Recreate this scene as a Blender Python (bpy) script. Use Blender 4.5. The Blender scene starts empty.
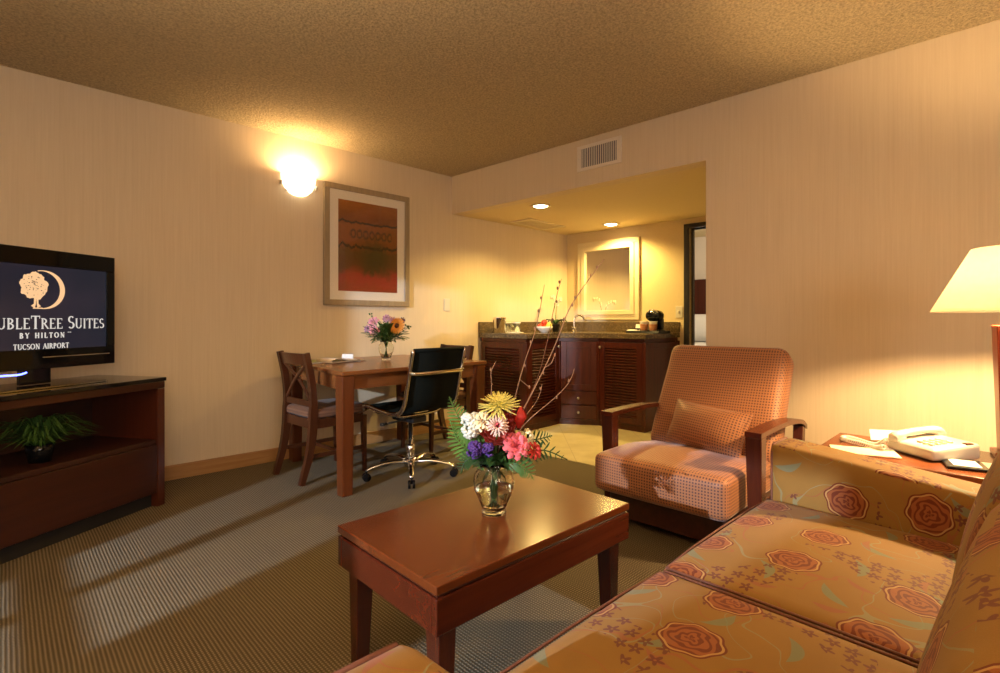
import bpy, bmesh, math, random
from mathutils import Vector, Matrix, Euler
random.seed(7)
R=math.radians; PI=math.pi
S=bpy.context.scene; C=S.collection
# ------------------------------------------------------------------ camera, world, light, exposure
FPX=515.0
AZ=math.atan(534/FPX)                       # camera azimuth measured from the long wall
cd=bpy.data.cameras.new('camera'); cam=bpy.data.objects.new('camera',cd); C.objects.link(cam)
cam.location=(0,0,1.04); cam.rotation_euler=(PI/2,0,AZ-PI/2)
cd.sensor_width=36; cd.lens=36*FPX/1000; cd.shift_y=-0.0155; cd.clip_start=.02
S.camera=cam
w=bpy.data.worlds.new('world'); S.world=w; w.use_nodes=True
w.node_tree.nodes['Background'].inputs[0].default_value=(.62,.78,1,1); w.node_tree.nodes['Background'].inputs[1].default_value=1.0
S.view_settings.view_transform='Standard'; S.view_settings.look='None'; S.view_settings.gamma=1
S.view_settings.use_curve_mapping=False; S.view_settings.exposure=0.0
def lamp(name,kind,loc,energy,color,rot=None,**k):
    l=bpy.data.lights.new(name,kind); l.energy=energy; l.color=color
    for a,v in k.items(): setattr(l,a,v)
    o=bpy.data.objects.new(name,l); C.objects.link(o); o.location=loc
    if rot: o.rotation_euler=rot
    return o
WARM=(1,.65,.29); HALO=(1,.68,.20); COOL=(.72,.84,1)
def aim(loc,to): return (Vector(to)-Vector(loc)).to_track_quat('-Z','Y').to_euler()
# low daylight beam coming in through the two glazed openings of the west wall
p=(-3.5,1.02,1.9); lamp('daylight_beam','SPOT',p,1600,COOL,aim(p,(1.4,1.7,.5)),spot_size=R(110),spot_blend=.2,shadow_soft_size=.016)
lamp('fill_south','AREA',(-.3,-2.35,1.5),80,(1,.86,.70),(PI/2,0,0),shape='RECTANGLE',size=2.2,size_y=1.5)  # warm fill panel added outside the south wall to brighten the room
lamp('fill_uplight','SPOT',(-.5,.55,1.2),800,(1,.73,.44),(PI,0,0),spot_size=R(140),spot_blend=.8,shadow_soft_size=.12)  # added upward fill for ceiling and walls; no floor lamp stands here

# ------------------------------------------------------------------ room frame
L=3.927; H=2.44; COR=Vector((3.139,L,0)); G=R(2.9); SOF=2.077; AD=1.774; OB=2.461
Nn=Vector((math.cos(G),math.sin(G),0)); Tt=Vector((math.sin(G),-math.cos(G),0))
def W(a,b,z=0): return COR+Nn*a+Tt*b+Vector((0,0,z))

# ------------------------------------------------------------------ node helpers
class NT:
    def __init__(s,name):
        s.m=bpy.data.materials.new(name); s.m.use_nodes=True; s.t=s.m.node_tree; s.n=s.t.nodes
        s.b=s.n['Principled BSDF']; s.out=s.n['Material Output']
    def new(s,t,**k):
        n=s.n.new(t)
        for a,v in k.items(): setattr(n,a,v)
        return n
    def link(s,a,b): s.t.links.new(a,b)
    def put(s,v,inp):
        if isinstance(v,bpy.types.NodeSocket): s.link(v,inp)
        elif v is not None: inp.default_value=v
    def M(s,op,a,b=None,c=None,clamp=False):
        n=s.new('ShaderNodeMath',operation=op,use_clamp=clamp); s.put(a,n.inputs[0])
        if b is not None: s.put(b,n.inputs[1])
        if c is not None: s.put(c,n.inputs[2])
        return n.outputs[0]
    def V(s,op,a,b=None):
        n=s.new('ShaderNodeVectorMath',operation=op); s.put(a,n.inputs[0])
        if b is not None: s.put(b,n.inputs[1])
        return n.outputs['Value'] if op in('LENGTH','DOT_PRODUCT','DISTANCE') else n.outputs[0]
    def scale(s,a,k):
        n=s.new('ShaderNodeVectorMath',operation='SCALE'); s.put(a,n.inputs[0]); s.put(k,n.inputs['Scale']); return n.outputs[0]
    def coord(s,kind='Object'): return s.new('ShaderNodeTexCoord').outputs[kind]
    def mp(s,v,sc=(1,1,1),loc=(0,0,0),rot=(0,0,0)):
        n=s.new('ShaderNodeMapping'); s.link(v,n.inputs[0]); n.inputs['Scale'].default_value=sc; n.inputs['Location'].default_value=loc; n.inputs['Rotation'].default_value=rot
        return n.outputs[0]
    def noise(s,v,scale=5,detail=3,rough=.5,dist=0,out='Fac'):
        n=s.new('ShaderNodeTexNoise'); s.link(v,n.inputs['Vector']); n.inputs['Scale'].default_value=scale; n.inputs['Detail'].default_value=detail
        n.inputs['Roughness'].default_value=rough; n.inputs['Distortion'].default_value=dist; return n.outputs[0 if out=='Fac' else 'Color']
    def sep(s,v):
        n=s.new('ShaderNodeSeparateXYZ'); s.link(v,n.inputs[0]); return n.outputs
    def comb(s,x,y,z=0.0):
        n=s.new('ShaderNodeCombineXYZ'); s.put(x,n.inputs[0]); s.put(y,n.inputs[1]); s.put(z,n.inputs[2]); return n.outputs[0]
    def mix(s,f,a,b):
        n=s.new('ShaderNodeMix',data_type='RGBA'); s.put(f,n.inputs[0])
        for v,i in((a,6),(b,7)): s.put(v if isinstance(v,bpy.types.NodeSocket) else (*v,1) if len(v)==3 else v,n.inputs[i])
        return n.outputs[2]
    def ramp(s,f,stops,interp='LINEAR'):
        n=s.new('ShaderNodeValToRGB'); s.link(f,n.inputs[0]); r=n.color_ramp; r.interpolation=interp
        while len(r.elements)<len(stops): r.elements.new(.5)
        for e,(p,c) in zip(r.elements,stops): e.position=p; e.color=(*c,1)
        return n.outputs[0]
    def sm(s,v,a,b):     # smoothstep
        n=s.new('ShaderNodeMapRange',interpolation_type='SMOOTHSTEP'); s.put(v,n.inputs[0]); n.inputs[1].default_value=a; n.inputs[2].default_value=b
        return n.outputs[0]
    def bump(s,h,strength=.3,dist=.002):
        n=s.new('ShaderNodeBump'); s.link(h,n.inputs['Height']); n.inputs['Strength'].default_value=strength; n.inputs['Distance'].default_value=dist
        s.link(n.outputs[0],s.b.inputs['Normal'])
    def fin(s,col=None,rough=.5,metal=0,spec=.5,**k):
        if col is not None: s.put(col if isinstance(col,bpy.types.NodeSocket) else (*col,1),s.b.inputs['Base Color'])
        s.put(rough,s.b.inputs['Roughness']); s.b.inputs['Metallic'].default_value=metal; s.b.inputs['Specular IOR Level'].default_value=spec
        for a,v in k.items(): s.put(v,s.b.inputs[a.replace('_',' ')])
        return s.m
def simple(name,col,rough=.5,metal=0,spec=.5,var=.12,sc=30,**k):
    t=NT(name); n=t.noise(t.coord(),sc,2)
    c=t.mix(n,tuple(x*(1-var) for x in col),tuple(min(1,x*(1+var)) for x in col))
    return t.fin(c,rough,metal,spec,**k)
def emis(name,col,strength,base=(.8,.8,.8)):
    t=NT(name); t.b.inputs['Emission Color'].default_value=(*col,1); t.b.inputs['Emission Strength'].default_value=strength
    n=t.noise(t.coord(),20,1); return t.fin(t.mix(n,base,tuple(x*.97 for x in base)),.4)
def wood(name,dark,light,axis=0,rough=.25,scale=1,coat=.12,spec=.4):
    t=NT(name); sc=[14*scale]*3; sc[axis]=.9*scale
    v=t.mp(t.coord(),tuple(sc)); n=t.noise(v,2.2,5,.6,.6); n2=t.noise(t.mp(t.coord(),tuple(x*6 for x in sc)),2,2)
    f=t.M('ADD',t.M('MULTIPLY',n,.8),t.M('MULTIPLY',n2,.2))
    c=t.ramp(f,[(.3,dark),(.7,light)]); return t.fin(c,rough,0,spec,Coat_Weight=coat,Coat_Roughness=.12)

M={}
def mk():
    # wallpaper
    t=NT('wallpaper'); c=t.coord(); n=t.noise(t.mp(c,(95,95,2.2)),1,3,.7); n2=t.noise(t.mp(c,(30,30,.8)),1,2)
    f=t.M('ADD',t.M('MULTIPLY',n,.7),t.M('MULTIPLY',n2,.3)); t.bump(n,.12,.001)
    M['wallpaper']=t.fin(t.ramp(f,[(.25,(.62,.50,.345)),(.75,(.71,.59,.43))]),.75,0,.25)
    t=NT('popcorn_ceiling'); c=t.coord(); n=t.noise(c,80,4,.7); n2=t.noise(c,24,2)
    h=t.M('ADD',n,t.M('MULTIPLY',n2,.5)); t.bump(h,1.0,.05)
    M['popcorn']=t.fin(t.ramp(n,[(.36,(.62,.48,.29)),(.62,(.93,.77,.51))]),.9,0,.1)  # light grains and dark pits: bump shading painted into the colour
    M['plaster']=simple('plaster',(.70,.57,.34),.85,0,.2,.04,40)
    M['white_wall']=simple('white_wall',(.72,.63,.52),.85,0,.2,.04,40)
    # carpet: ribs along the room with short nubs
    t=NT('carpet'); c=t.coord(); s=t.sep(c)
    wv=t.noise(c,6,2); xx=t.M('ADD',s[0],t.M('MULTIPLY',wv,.004))
    rib=t.M('SINE',t.M('MULTIPLY',xx,2*PI/.0118)); nub=t.M('SINE',t.M('ADD',t.M('MULTIPLY',s[1],2*PI/.011),t.M('MULTIPLY',t.M('SIGN',t.M('SINE',t.M('MULTIPLY',xx,PI/.0118))),.6)))
    h=t.M('MULTIPLY',t.M('ADD',t.M('MULTIPLY',rib,.5),.5),t.M('ADD',t.M('MULTIPLY',nub,.38),.62))
    nz=t.noise(c,260,2); h2=t.M('ADD',h,t.M('MULTIPLY',t.M('SUBTRACT',nz,.5),.8))
    t.bump(h,.6,.004)
    big=t.noise(c,1.6,2)
    col=t.ramp(h2,[(.05,(.065,.050,.034)),(.45,(.165,.132,.088)),(.95,(.33,.275,.195))])
    M['carpet']=t.fin(t.mix(t.M('MULTIPLY',big,.4),col,(.19,.15,.09)),.95,0,.1)
    # tile
    t=NT('cream_tile'); c=t.mp(t.coord(),rot=(0,0,R(45))); s=t.sep(c)
    def ln(v): 
        fr=t.M('FRACT',t.M('DIVIDE',v,.33)); return t.M('LESS_THAN',t.M('ABSOLUTE',t.M('SUBTRACT',fr,.5)),.007)
    g=t.M('MAXIMUM',ln(s[0]),ln(s[1])); n=t.noise(c,5,4,.6)
    M['tile']=t.fin(t.mix(g,t.ramp(n,[(.3,(.56,.47,.26)),(.7,(.70,.61,.38))]),(.46,.38,.22)),.35,0,.4)
    # granite
    t=NT('granite'); c=t.coord(); n=t.noise(c,120,3,.7); n2=t.noise(c,38,3,.7)
    a=t.ramp(n,[(.36,(.02,.015,.01)),(.46,(.16,.105,.05)),(.56,(.24,.175,.095)),(.66,(.50,.40,.27))],'CONSTANT')
    M['granite']=t.fin(t.mix(t.sm(n2,.4,.62),a,(.095,.066,.036)),.18,0,.5)
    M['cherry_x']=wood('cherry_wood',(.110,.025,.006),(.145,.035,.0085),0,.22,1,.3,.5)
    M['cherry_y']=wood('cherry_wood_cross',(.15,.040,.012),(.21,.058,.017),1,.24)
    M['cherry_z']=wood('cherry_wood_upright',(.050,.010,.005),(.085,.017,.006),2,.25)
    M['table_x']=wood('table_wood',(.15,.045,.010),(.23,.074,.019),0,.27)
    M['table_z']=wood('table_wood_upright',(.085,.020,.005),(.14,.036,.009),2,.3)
    M['mahog_x']=wood('mahogany',(.035,.010,.006),(.075,.020,.010),0,.35)
    M['mahog_z']=wood('mahogany_upright',(.040,.007,.0035),(.085,.015,.006),2,.3)
    M['console_x']=wood('console_wood',(.030,.007,.0035),(.052,.012,.005),0,.35)
    M['console_in']=wood('console_inner_wood',(.025,.008,.005),(.045,.013,.007),0,.4)
    M['chair_wood']=wood('dark_chair_wood',(.038,.010,.004),(.072,.019,.006),2,.28)
    M['lamp_wood']=wood('lamp_wood',(.17,.028,.008),(.28,.048,.012),2,.3)
    M['base_wood']=wood('baseboard_wood',(.34,.17,.06),(.45,.25,.10),0,.45,1,.05)
    M['black_frame']=simple('black_paint',(.015,.012,.01),.35)
    M['black_top']=simple('black_stone_top',(.012,.010,.009),.07,0,.4)
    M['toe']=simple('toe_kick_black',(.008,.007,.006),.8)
    M['chrome']=simple('chrome',(.82,.80,.76),.09,1,var=.03)
    M['steel']=simple('brushed_steel',(.62,.60,.56),.28,1,var=.06)
    M['alu']=simple('polished_aluminium',(.78,.76,.72),.16,1,var=.03)
    M['black_plastic']=simple('black_plastic',(.012,.012,.013),.3)
    M['gloss_black']=simple('gloss_black',(.006,.006,.007),.06,0,.35)
    M['black_mesh']=simple('black_fabric',(.004,.005,.0035),.8,spec=.12,sc=300,var=.4)
    M['white_plastic']=simple('white_plastic',(.62,.58,.50),.35,var=.03)
    M['white_paper']=simple('white_paper',(.82,.80,.80),.7,var=.02)
    M['cream_paper']=simple('cream_paper',(.80,.68,.52),.7,var=.04)
    M['white_metal']=simple('white_enamel',(.74,.66,.56),.45,var=.03)
    M['cream_paint']=simple('cream_paint',(.72,.62,.42),.3,var=.05)
    M['ceramic']=simple('white_ceramic',(.82,.80,.74),.15,var=.02)
    M['tan_frame']=wood('champagne_frame',(.27,.20,.12),(.38,.29,.18),2,.4,1,.05)
    M['mat_board']=simple('mat_board',(.80,.74,.66),.8,var=.02)
    M['door_grey']=simple('door_grey',(.33,.36,.40),.4,var=.03)
    M['dark']=simple('dark_void',(.01,.01,.012),.9)
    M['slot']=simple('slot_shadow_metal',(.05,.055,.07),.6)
    t=NT('mirror_glass'); M['mirror']=t.fin((.86,.86,.84),.015,1)
    # clear glass
    t=NT('clear_glass'); t.b.inputs['Transmission Weight'].default_value=1; t.b.inputs['IOR'].default_value=1.35
    M['glass']=t.fin(t.mix(t.noise(t.coord(),8,1),(.93,.96,.90),(.97,.98,.95)),.02)
    t=NT('window_glass'); tr=t.new('ShaderNodeBsdfTransparent'); gl=t.new('ShaderNodeBsdfGlossy'); gl.inputs['Roughness'].default_value=.02
    mx=t.new('ShaderNodeMixShader'); mx.inputs[0].default_value=.06; t.link(tr.outputs[0],mx.inputs[1]); t.link(gl.outputs[0],mx.inputs[2]); t.link(mx.outputs[0],t.out.inputs[0]); M['pane']=t.m
    t=NT('vase_water'); t.b.inputs['Transmission Weight'].default_value=1; t.b.inputs['IOR'].default_value=1.2; M['water']=t.fin((.90,.95,.82),.03)
    M['glow']=emis('lamp_glass_glow',(1,.80,.52),3.2)
    M['down']=emis('downlight_glow',(1,.85,.55),14)
    M['bulb']=emis('bulb_glow',(1,.82,.55),30)
    # lamp shade
    t=NT('lamp_shade'); t.b.inputs['Transmission Weight'].default_value=0
    n=t.noise(t.mp(t.coord(),(60,60,60)),1,2); tl=t.new('ShaderNodeBsdfTranslucent'); df=t.new('ShaderNodeBsdfDiffuse')
    col=t.mix(n,(.93,.86,.70),(.97,.91,.78)); t.link(col,tl.inputs[0]); t.link(col,df.inputs[0]); mx=t.new('ShaderNodeMixShader'); mx.inputs[0].default_value=.12
    t.link(tl.outputs[0],mx.inputs[1]); t.link(df.outputs[0],mx.inputs[2]); t.link(mx.outputs[0],t.out.inputs[0]); M['shade']=t.m
    # armchair fabric: small dark squares on an orange ground
    t=NT('checked_fabric'); uv=t.coord('UV'); s=t.sep(uv)
    def sq(v,p): return t.sm(t.M('SINE',t.M('MULTIPLY',v,2*PI/p)),-.35,.15)
    d=t.M('MULTIPLY',sq(s[0],.0132),sq(s[1],.0132)); n=t.noise(uv,900,2)
    base=t.mix(n,(.34,.135,.055),(.41,.175,.080)); col=t.mix(d,base,(.10,.042,.038)); t.bump(t.M('SUBTRACT',1.0,d),.25,.001)
    M['checked']=t.fin(col,.5,0,.35,Sheen_Weight=.35,Sheen_Roughness=.35,Sheen_Tint=(.95,.8,.8,1))
    t=NT('striped_seat_fabric'); uv=t.coord('UV'); s=t.sep(uv); d=t.sm(t.M('SINE',t.M('MULTIPLY',s[1],2*PI/.02)),-.3,.3)
    M['seat_fab']=t.fin(t.mix(d,(.13,.055,.030),(.18,.085,.045)),.7,0,.3,Sheen_Weight=.08)
    floral()
    art()
    M['leaf']=leafmat('leaf_green',(.025,.070,.012),(.07,.15,.028))
    M['leaf_dark']=leafmat('leaf_dark_green',(.012,.035,.008),(.035,.085,.018))
    M['fern']=leafmat('fern_green',(.04,.10,.012),(.10,.21,.03))
    M['stem']=leafmat('stem_green',(.07,.15,.03),(.16,.27,.07))
    M['bark']=simple('twig_bark',(.20,.10,.075),.6,var=.35,sc=60)
    M['bark_pale']=simple('pale_twig_bark',(.42,.27,.20),.6,var=.3,sc=60)
def leafmat(name,a,b):
    t=NT(name); n=t.noise(t.coord(),25,2); return t.fin(t.mix(n,a,b),.45,0,.4)
def floral():
    t=NT('floral_upholstery'); uv=t.coord('UV')
    wob=t.V('SUBTRACT',t.noise(uv,9,2,out='Color'),(.5,.5,.5)); uvw=t.V('ADD',uv,t.scale(wob,.02))
    def cells(scale,off,jit,src=uvw):
        p=t.V('ADD',t.scale(src,scale),off); ce=t.V('FLOOR',p); fr=t.V('SUBTRACT',t.V('SUBTRACT',p,ce),(.5,.5,0))
        s0=t.sep(ce); wn=t.new('ShaderNodeTexWhiteNoise',noise_dimensions='2D'); t.link(t.comb(s0[0],s0[1]),wn.inputs['Vector'])
        j=t.scale(t.V('SUBTRACT',wn.outputs['Color'],(.5,.5,.5)),jit); q=t.V('SUBTRACT',fr,j); s=t.sep(q)
        flat=t.comb(s[0],s[1]); r=t.V('LENGTH',flat); th=t.M('ARCTAN2',s[1],s[0]); return s[0],s[1],r,th,wn.outputs['Value']
    n=t.noise(uv,700,2); g0=t.noise(uv,7,3)
    ground=t.mix(g0,(.25,.128,.024),(.34,.180,.038)); ground=t.mix(t.M('MULTIPLY',n,.45),ground,(.15,.075,.02))
    # tendrils
    vn=t.noise(uv,5.5,1,.4,.6); vine=t.M('LESS_THAN',t.M('ABSOLUTE',t.M('SUBTRACT',vn,.5)),.0045)
    col=t.mix(t.M('MULTIPLY',vine,.6),ground,(.30,.085,.04))
    vn2=t.noise(t.V('ADD',uv,(3.3,1.7,0)),6.5,1,.4,.6); vine2=t.M('LESS_THAN',t.M('ABSOLUTE',t.M('SUBTRACT',vn2,.47)),.004)
    col=t.mix(t.M('MULTIPLY',vine2,.55),col,(.22,.25,.15))
    # teal leaves
    def leaf(sc,off,c,col,prob,L_=.30,w_=.075):
        x,y,r,th,rv=cells(sc,off,.35)
        a=t.M('MULTIPLY',rv,6.283); ca=t.M('COSINE',a); sa=t.M('SINE',a)
        u=t.M('ADD',t.M('MULTIPLY',x,ca),t.M('MULTIPLY',y,sa)); v=t.M('SUBTRACT',t.M('MULTIPLY',y,ca),t.M('MULTIPLY',x,sa))
        v=t.M('ADD',v,t.M('MULTIPLY',t.M('MULTIPLY',u,u),1.1))
        ww=t.M('MULTIPLY',t.M('SUBTRACT',1.0,t.M('POWER',t.M('DIVIDE',u,L_),2.0)),w_)
        m=t.M('MULTIPLY',t.M('LESS_THAN',t.M('ABSOLUTE',v),ww),t.M('LESS_THAN',rv,prob)); m=t.M('MULTIPLY',m,.75)
        return t.mix(m,col,c)
    col=leaf(7.0,(.3,.7,0),(.16,.20,.13),col,.7)
    col=leaf(8.0,(5.6,2.1,0),(.28,.09,.045),col,.4,.26,.06)
    # clusters of small star flowers
    clus=t.noise(t.V('ADD',uv,(9.1,4.2,0)),6.0,0)
    x,y,r,th,rv=cells(28.0,(.2,.1,0),.25)
    rad=t.M('ADD',.30,t.M('MULTIPLY',t.M('COSINE',t.M('ADD',t.M('MULTIPLY',th,5.0),t.M('MULTIPLY',rv,6.0))),.13))
    m=t.M('MULTIPLY',t.M('LESS_THAN',r,rad),t.M('GREATER_THAN',clus,.57)); ctr=t.M('GREATER_THAN',r,.07)
    col=t.mix(t.M('MULTIPLY',t.M('MULTIPLY',m,ctr),.85),col,(.13,.032,.028))
    # roses
    def rose(sc,off,R0,prob,col,c1,c2):
        x,y,r,th,rv=cells(sc,off,.22)
        ph=t.M('MULTIPLY',rv,20.0)
        rad=t.M('ADD',R0,t.M('MULTIPLY',t.M('COSINE',t.M('ADD',t.M('MULTIPLY',th,7.0),ph)),R0*.05))
        on=t.M('MULTIPLY',t.M('LESS_THAN',r,rad),t.M('LESS_THAN',rv,prob))
        arg=t.M('ADD',t.M('MULTIPLY',r,24.0/R0*1.0),t.M('MULTIPLY',t.M('SINE',t.M('ADD',t.M('MULTIPLY',th,3.0),ph)),1.5))
        arg=t.M('ADD',arg,t.M('MULTIPLY',t.M('SINE',t.M('ADD',t.M('MULTIPLY',th,5.0),t.M('MULTIPLY',r,12/R0))),1.1))
        ln=t.M('GREATER_THAN',t.M('SINE',arg),.15)
        rim=t.M('GREATER_THAN',r,t.M('MULTIPLY',rad,.93)); halo=t.M('MULTIPLY',t.M('GREATER_THAN',r,t.M('MULTIPLY',rad,.86)),t.M('SUBTRACT',1.0,rim))
        inner=t.mix(ln,c2,c1); inner=t.mix(halo,inner,(.46,.27,.10)); inner=t.mix(rim,inner,c1)
        return t.mix(t.M('MULTIPLY',on,.9),col,inner)
    col=rose(5.2,(.15,.42,0),.285,.62,col,(.14,.020,.010),(.29,.085,.028))
    t.bump(n,.25,.0008)
    M['floral']=t.fin(col,.75,0,.25,Sheen_Weight=.06,Sheen_Roughness=.5)
    M['welt']=simple('welt_piping',(.15,.05,.028),.7,sc=200,var=.3)
def art():
    t=NT('abstract_print'); c=t.coord(); s=t.sep(c)   # x -.3...3, z -.4....4
    n=t.noise(t.mp(c,(3,3,3)),2.5,4,.6,1.0); ns=t.noise(t.mp(c,(45,1,6)),1,3,.6); n3=t.noise(c,60,3,.7)
    z=t.M('ADD',s[2],t.M('MULTIPLY',t.M('SUBTRACT',n,.5),.30))
    zz=t.M('ADD',t.M('DIVIDE',z,.76),.5)
    col=t.ramp(zz,[(0,(.26,.035,.010)),(.14,(.32,.025,.015)),(.26,(.13,.040,.010)),(.45,(.13,.060,.013)),(.50,(.21,.055,.010)),(.74,(.27,.08,.014)),(.80,(.20,.055,.009)),(1,(.34,.11,.016))])
    gx=t.M('SUBTRACT',1.0,t.sm(t.M('ABSOLUTE',t.M('SUBTRACT',s[0],.06)),.02,.20)); gz=t.M('SUBTRACT',1.0,t.sm(t.M('ABSOLUTE',t.M('ADD',z,.10)),.06,.20))
    col=t.mix(t.M('MULTIPLY',t.M('MULTIPLY',gx,gz),t.M('ADD',.5,t.M('MULTIPLY',ns,.6))),col,(.035,.040,.012))
    col=t.mix(t.M('MULTIPLY',t.sm(n3,.45,.75),.35),col,(.06,.02,.006))
    xn=t.noise(t.mp(c,(5,0,0)),1.0,5,.7); 
    def ridge(zc,amp,th,col):
        zl=t.M('ADD',zc,t.M('MULTIPLY',t.M('SUBTRACT',xn,.5),amp)); d=t.M('ABSOLUTE',t.M('SUBTRACT',s[2],zl))
        return t.mix(t.M('SUBTRACT',1.0,t.sm(d,th*.4,th)),col,(.022,.010,.006))
    col=ridge(.20,.16,.012,col); col=ridge(.0,.30,.016,col)
    # row of ring shaped marks
    rx=t.M('SUBTRACT',t.M('FRACT',t.M('DIVIDE',s[0],.058)),.5); rr=t.V('LENGTH',t.comb(rx,t.M('DIVIDE',t.M('SUBTRACT',s[2],.105),.085)))
    rr=t.M('ADD',rr,t.M('MULTIPLY',t.M('SUBTRACT',n3,.5),.5))
    ring=t.M('MULTIPLY',t.M('SUBTRACT',1.0,t.sm(t.M('ABSOLUTE',t.M('SUBTRACT',rr,.36)),.05,.16)),t.M('MULTIPLY',t.M('LESS_THAN',t.M('ABSOLUTE',t.M('SUBTRACT',s[0],.02)),.2),.85))
    col=t.mix(ring,col,(.05,.022,.010))
    M['art']=t.fin(col,.55,0,.3)

# ------------------------------------------------------------------ mesh helpers
def B(): return bmesh.new()
def box(bm,x0,x1,y0,y1,z0,z1,bev=0,rot=None,piv=None):
    vs=[bm.verts.new((x,y,z)) for z in(z0,z1) for y in(y0,y1) for x in(x0,x1)]
    fs=[bm.faces.new([vs[i] for i in f]) for f in((0,2,3,1),(4,5,7,6),(0,1,5,4),(2,6,7,3),(0,4,6,2),(1,3,7,5))]
    geom=vs
    if bev:
        es={e for f in fs for e in f.edges}
        r=bmesh.ops.bevel(bm,geom=list(es),offset=bev,segments=2,profile=.5,affect='EDGES',clamp_overlap=True)
        geom=list({v for f in r['faces'] for v in f.verts}|{v for v in vs if v.is_valid})
    if rot is not None:
        piv=Vector(piv) if piv is not None else Vector(((x0+x1)/2,(y0+y1)/2,(z0+z1)/2))
        bmesh.ops.rotate(bm,verts=[v for v in geom if v.is_valid],cent=piv,matrix=Euler(rot).to_matrix())
    return geom
def bar(bm,p,q,a,b=None,a2=None,b2=None,up=(0,0,1),bev=0):
    """tapered rectangular bar from p to q, section a x b at p and a2 x b2 at q"""
    p=Vector(p);q=Vector(q); b=b or a; a2=a2 or a; b2=b2 or b
    d=(q-p).normalized(); u=Vector(up)
    if abs(d.dot(u))>.95: u=Vector((1,0,0))
    s=d.cross(u).normalized(); u=s.cross(d)
    vs=[]
    for c,x,y in((p,a/2,b/2),(q,a2/2,b2/2)):
        for sx,sy in((-1,-1),(1,-1),(1,1),(-1,1)): vs.append(bm.verts.new(c+s*x*sx+u*y*sy))
    fs=[bm.faces.new([vs[i] for i in f]) for f in((3,2,1,0),(4,5,6,7),(0,1,5,4),(1,2,6,5),(2,3,7,6),(3,0,4,7))]
    if bev:
        es={e for f in fs for e in f.edges}; bmesh.ops.bevel(bm,geom=list(es),offset=bev,segments=2,profile=.5,affect='EDGES',clamp_overlap=True)
def catmull(pts,n=6):
    P=[Vector(p) for p in pts]; P=[P[0]*2-P[1]]+P+[P[-1]*2-P[-2]]; out=[]
    for i in range(1,len(P)-2):
        for k in range(n):
            t=k/n; a,b,c,d=P[i-1:i+3]
            out.append(.5*((2*b)+(c-a)*t+(2*a-5*b+4*c-d)*t*t+(3*b-a-3*c+d)*t**3))
    out.append(P[-2]); return out
def tube(bm,pts,r,n=8,cap=True,smooth=0,flat=1.0,up=(0,0,1)):
    if smooth: 
        rr=r if hasattr(r,'__len__') else None
        if rr: 
            m=len(pts)-1; tot=m*smooth; r=[]
            for i in range(tot+1):
                t=i/smooth; j=min(int(t),m-1); f=t-j; r.append(rr[j]*(1-f)+rr[j+1]*f)
        pts=catmull(pts,smooth)
    pts=[Vector(p) for p in pts]; N=len(pts)
    rs=list(r) if hasattr(r,'__len__') else [r]*N
    rings=[]; prev=None
    for i,p in enumerate(pts):
        d=(pts[min(i+1,N-1)]-pts[max(i-1,0)]).normalized()
        if prev is None:
            u=Vector(up); 
            if abs(d.dot(u))>.95: u=Vector((1,0,0))
            s=d.cross(u).normalized()
        else:
            s=(prev-d*prev.dot(d)).normalized()
        prev=s; u=s.cross(d)
        rings.append([bm.verts.new(p+s*math.cos(2*PI*k/n)*rs[i]+u*math.sin(2*PI*k/n)*rs[i]*flat) for k in range(n)])
    for a,b in zip(rings,rings[1:]):
        for k in range(n): bm.faces.new((a[k],b[k],b[(k+1)%n],a[(k+1)%n])).smooth=True
    if cap:
        bm.faces.new(rings[0]); bm.faces.new(list(reversed(rings[-1])))
def lathe(bm,prof,n=28,c=(0,0,0),a0=0,a1=2*PI):
    c=Vector(c); full=abs(a1-a0-2*PI)<1e-6; m=n if full else n+1
    rings=[]
    for r,z in prof:
        if r<1e-5: rings.append([bm.verts.new(c+Vector((0,0,z)))]); continue
        rings.append([bm.verts.new(c+Vector((r*math.cos(a0+(a1-a0)*k/n),r*math.sin(a0+(a1-a0)*k/n),z))) for k in range(m)])
    for a,b in zip(rings,rings[1:]):
        for k in range(n if full else n):
            k2=(k+1)%m if full else k+1
            if len(a)==1 and len(b)==1: continue
            if len(a)==1: f=(a[0],b[k2],b[k])
            elif len(b)==1: f=(a[k],a[k2],b[0])
            else: f=(a[k],a[k2],b[k2],b[k])
            bm.faces.new(f).smooth=True
def prism(bm,poly,z0,z1,bev=0):
    lo=[bm.verts.new((x,y,z0)) for x,y in poly]; hi=[bm.verts.new((x,y,z1)) for x,y in poly]; n=len(poly)
    fs=[bm.faces.new(list(reversed(lo))),bm.faces.new(hi)]+[bm.faces.new((lo[i],lo[(i+1)%n],hi[(i+1)%n],hi[i])) for i in range(n)]
    if bev:
        es={e for f in fs for e in f.edges}; bmesh.ops.bevel(bm,geom=list(es),offset=bev,segments=2,profile=.5,affect='EDGES',clamp_overlap=True)
def sphere(bm,c,r,sc=(1,1,1),u=14,v=9,rot=None):
    m=Matrix.Translation(Vector(c))@(Euler(rot).to_matrix().to_4x4() if rot else Matrix())@Matrix.Diagonal((r*sc[0],r*sc[1],r*sc[2],1))
    q=bmesh.ops.create_uvsphere(bm,u_segments=u,v_segments=v,radius=1,matrix=m)
    for x in q['verts']:
        for f in x.link_faces: f.smooth=True
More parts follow.
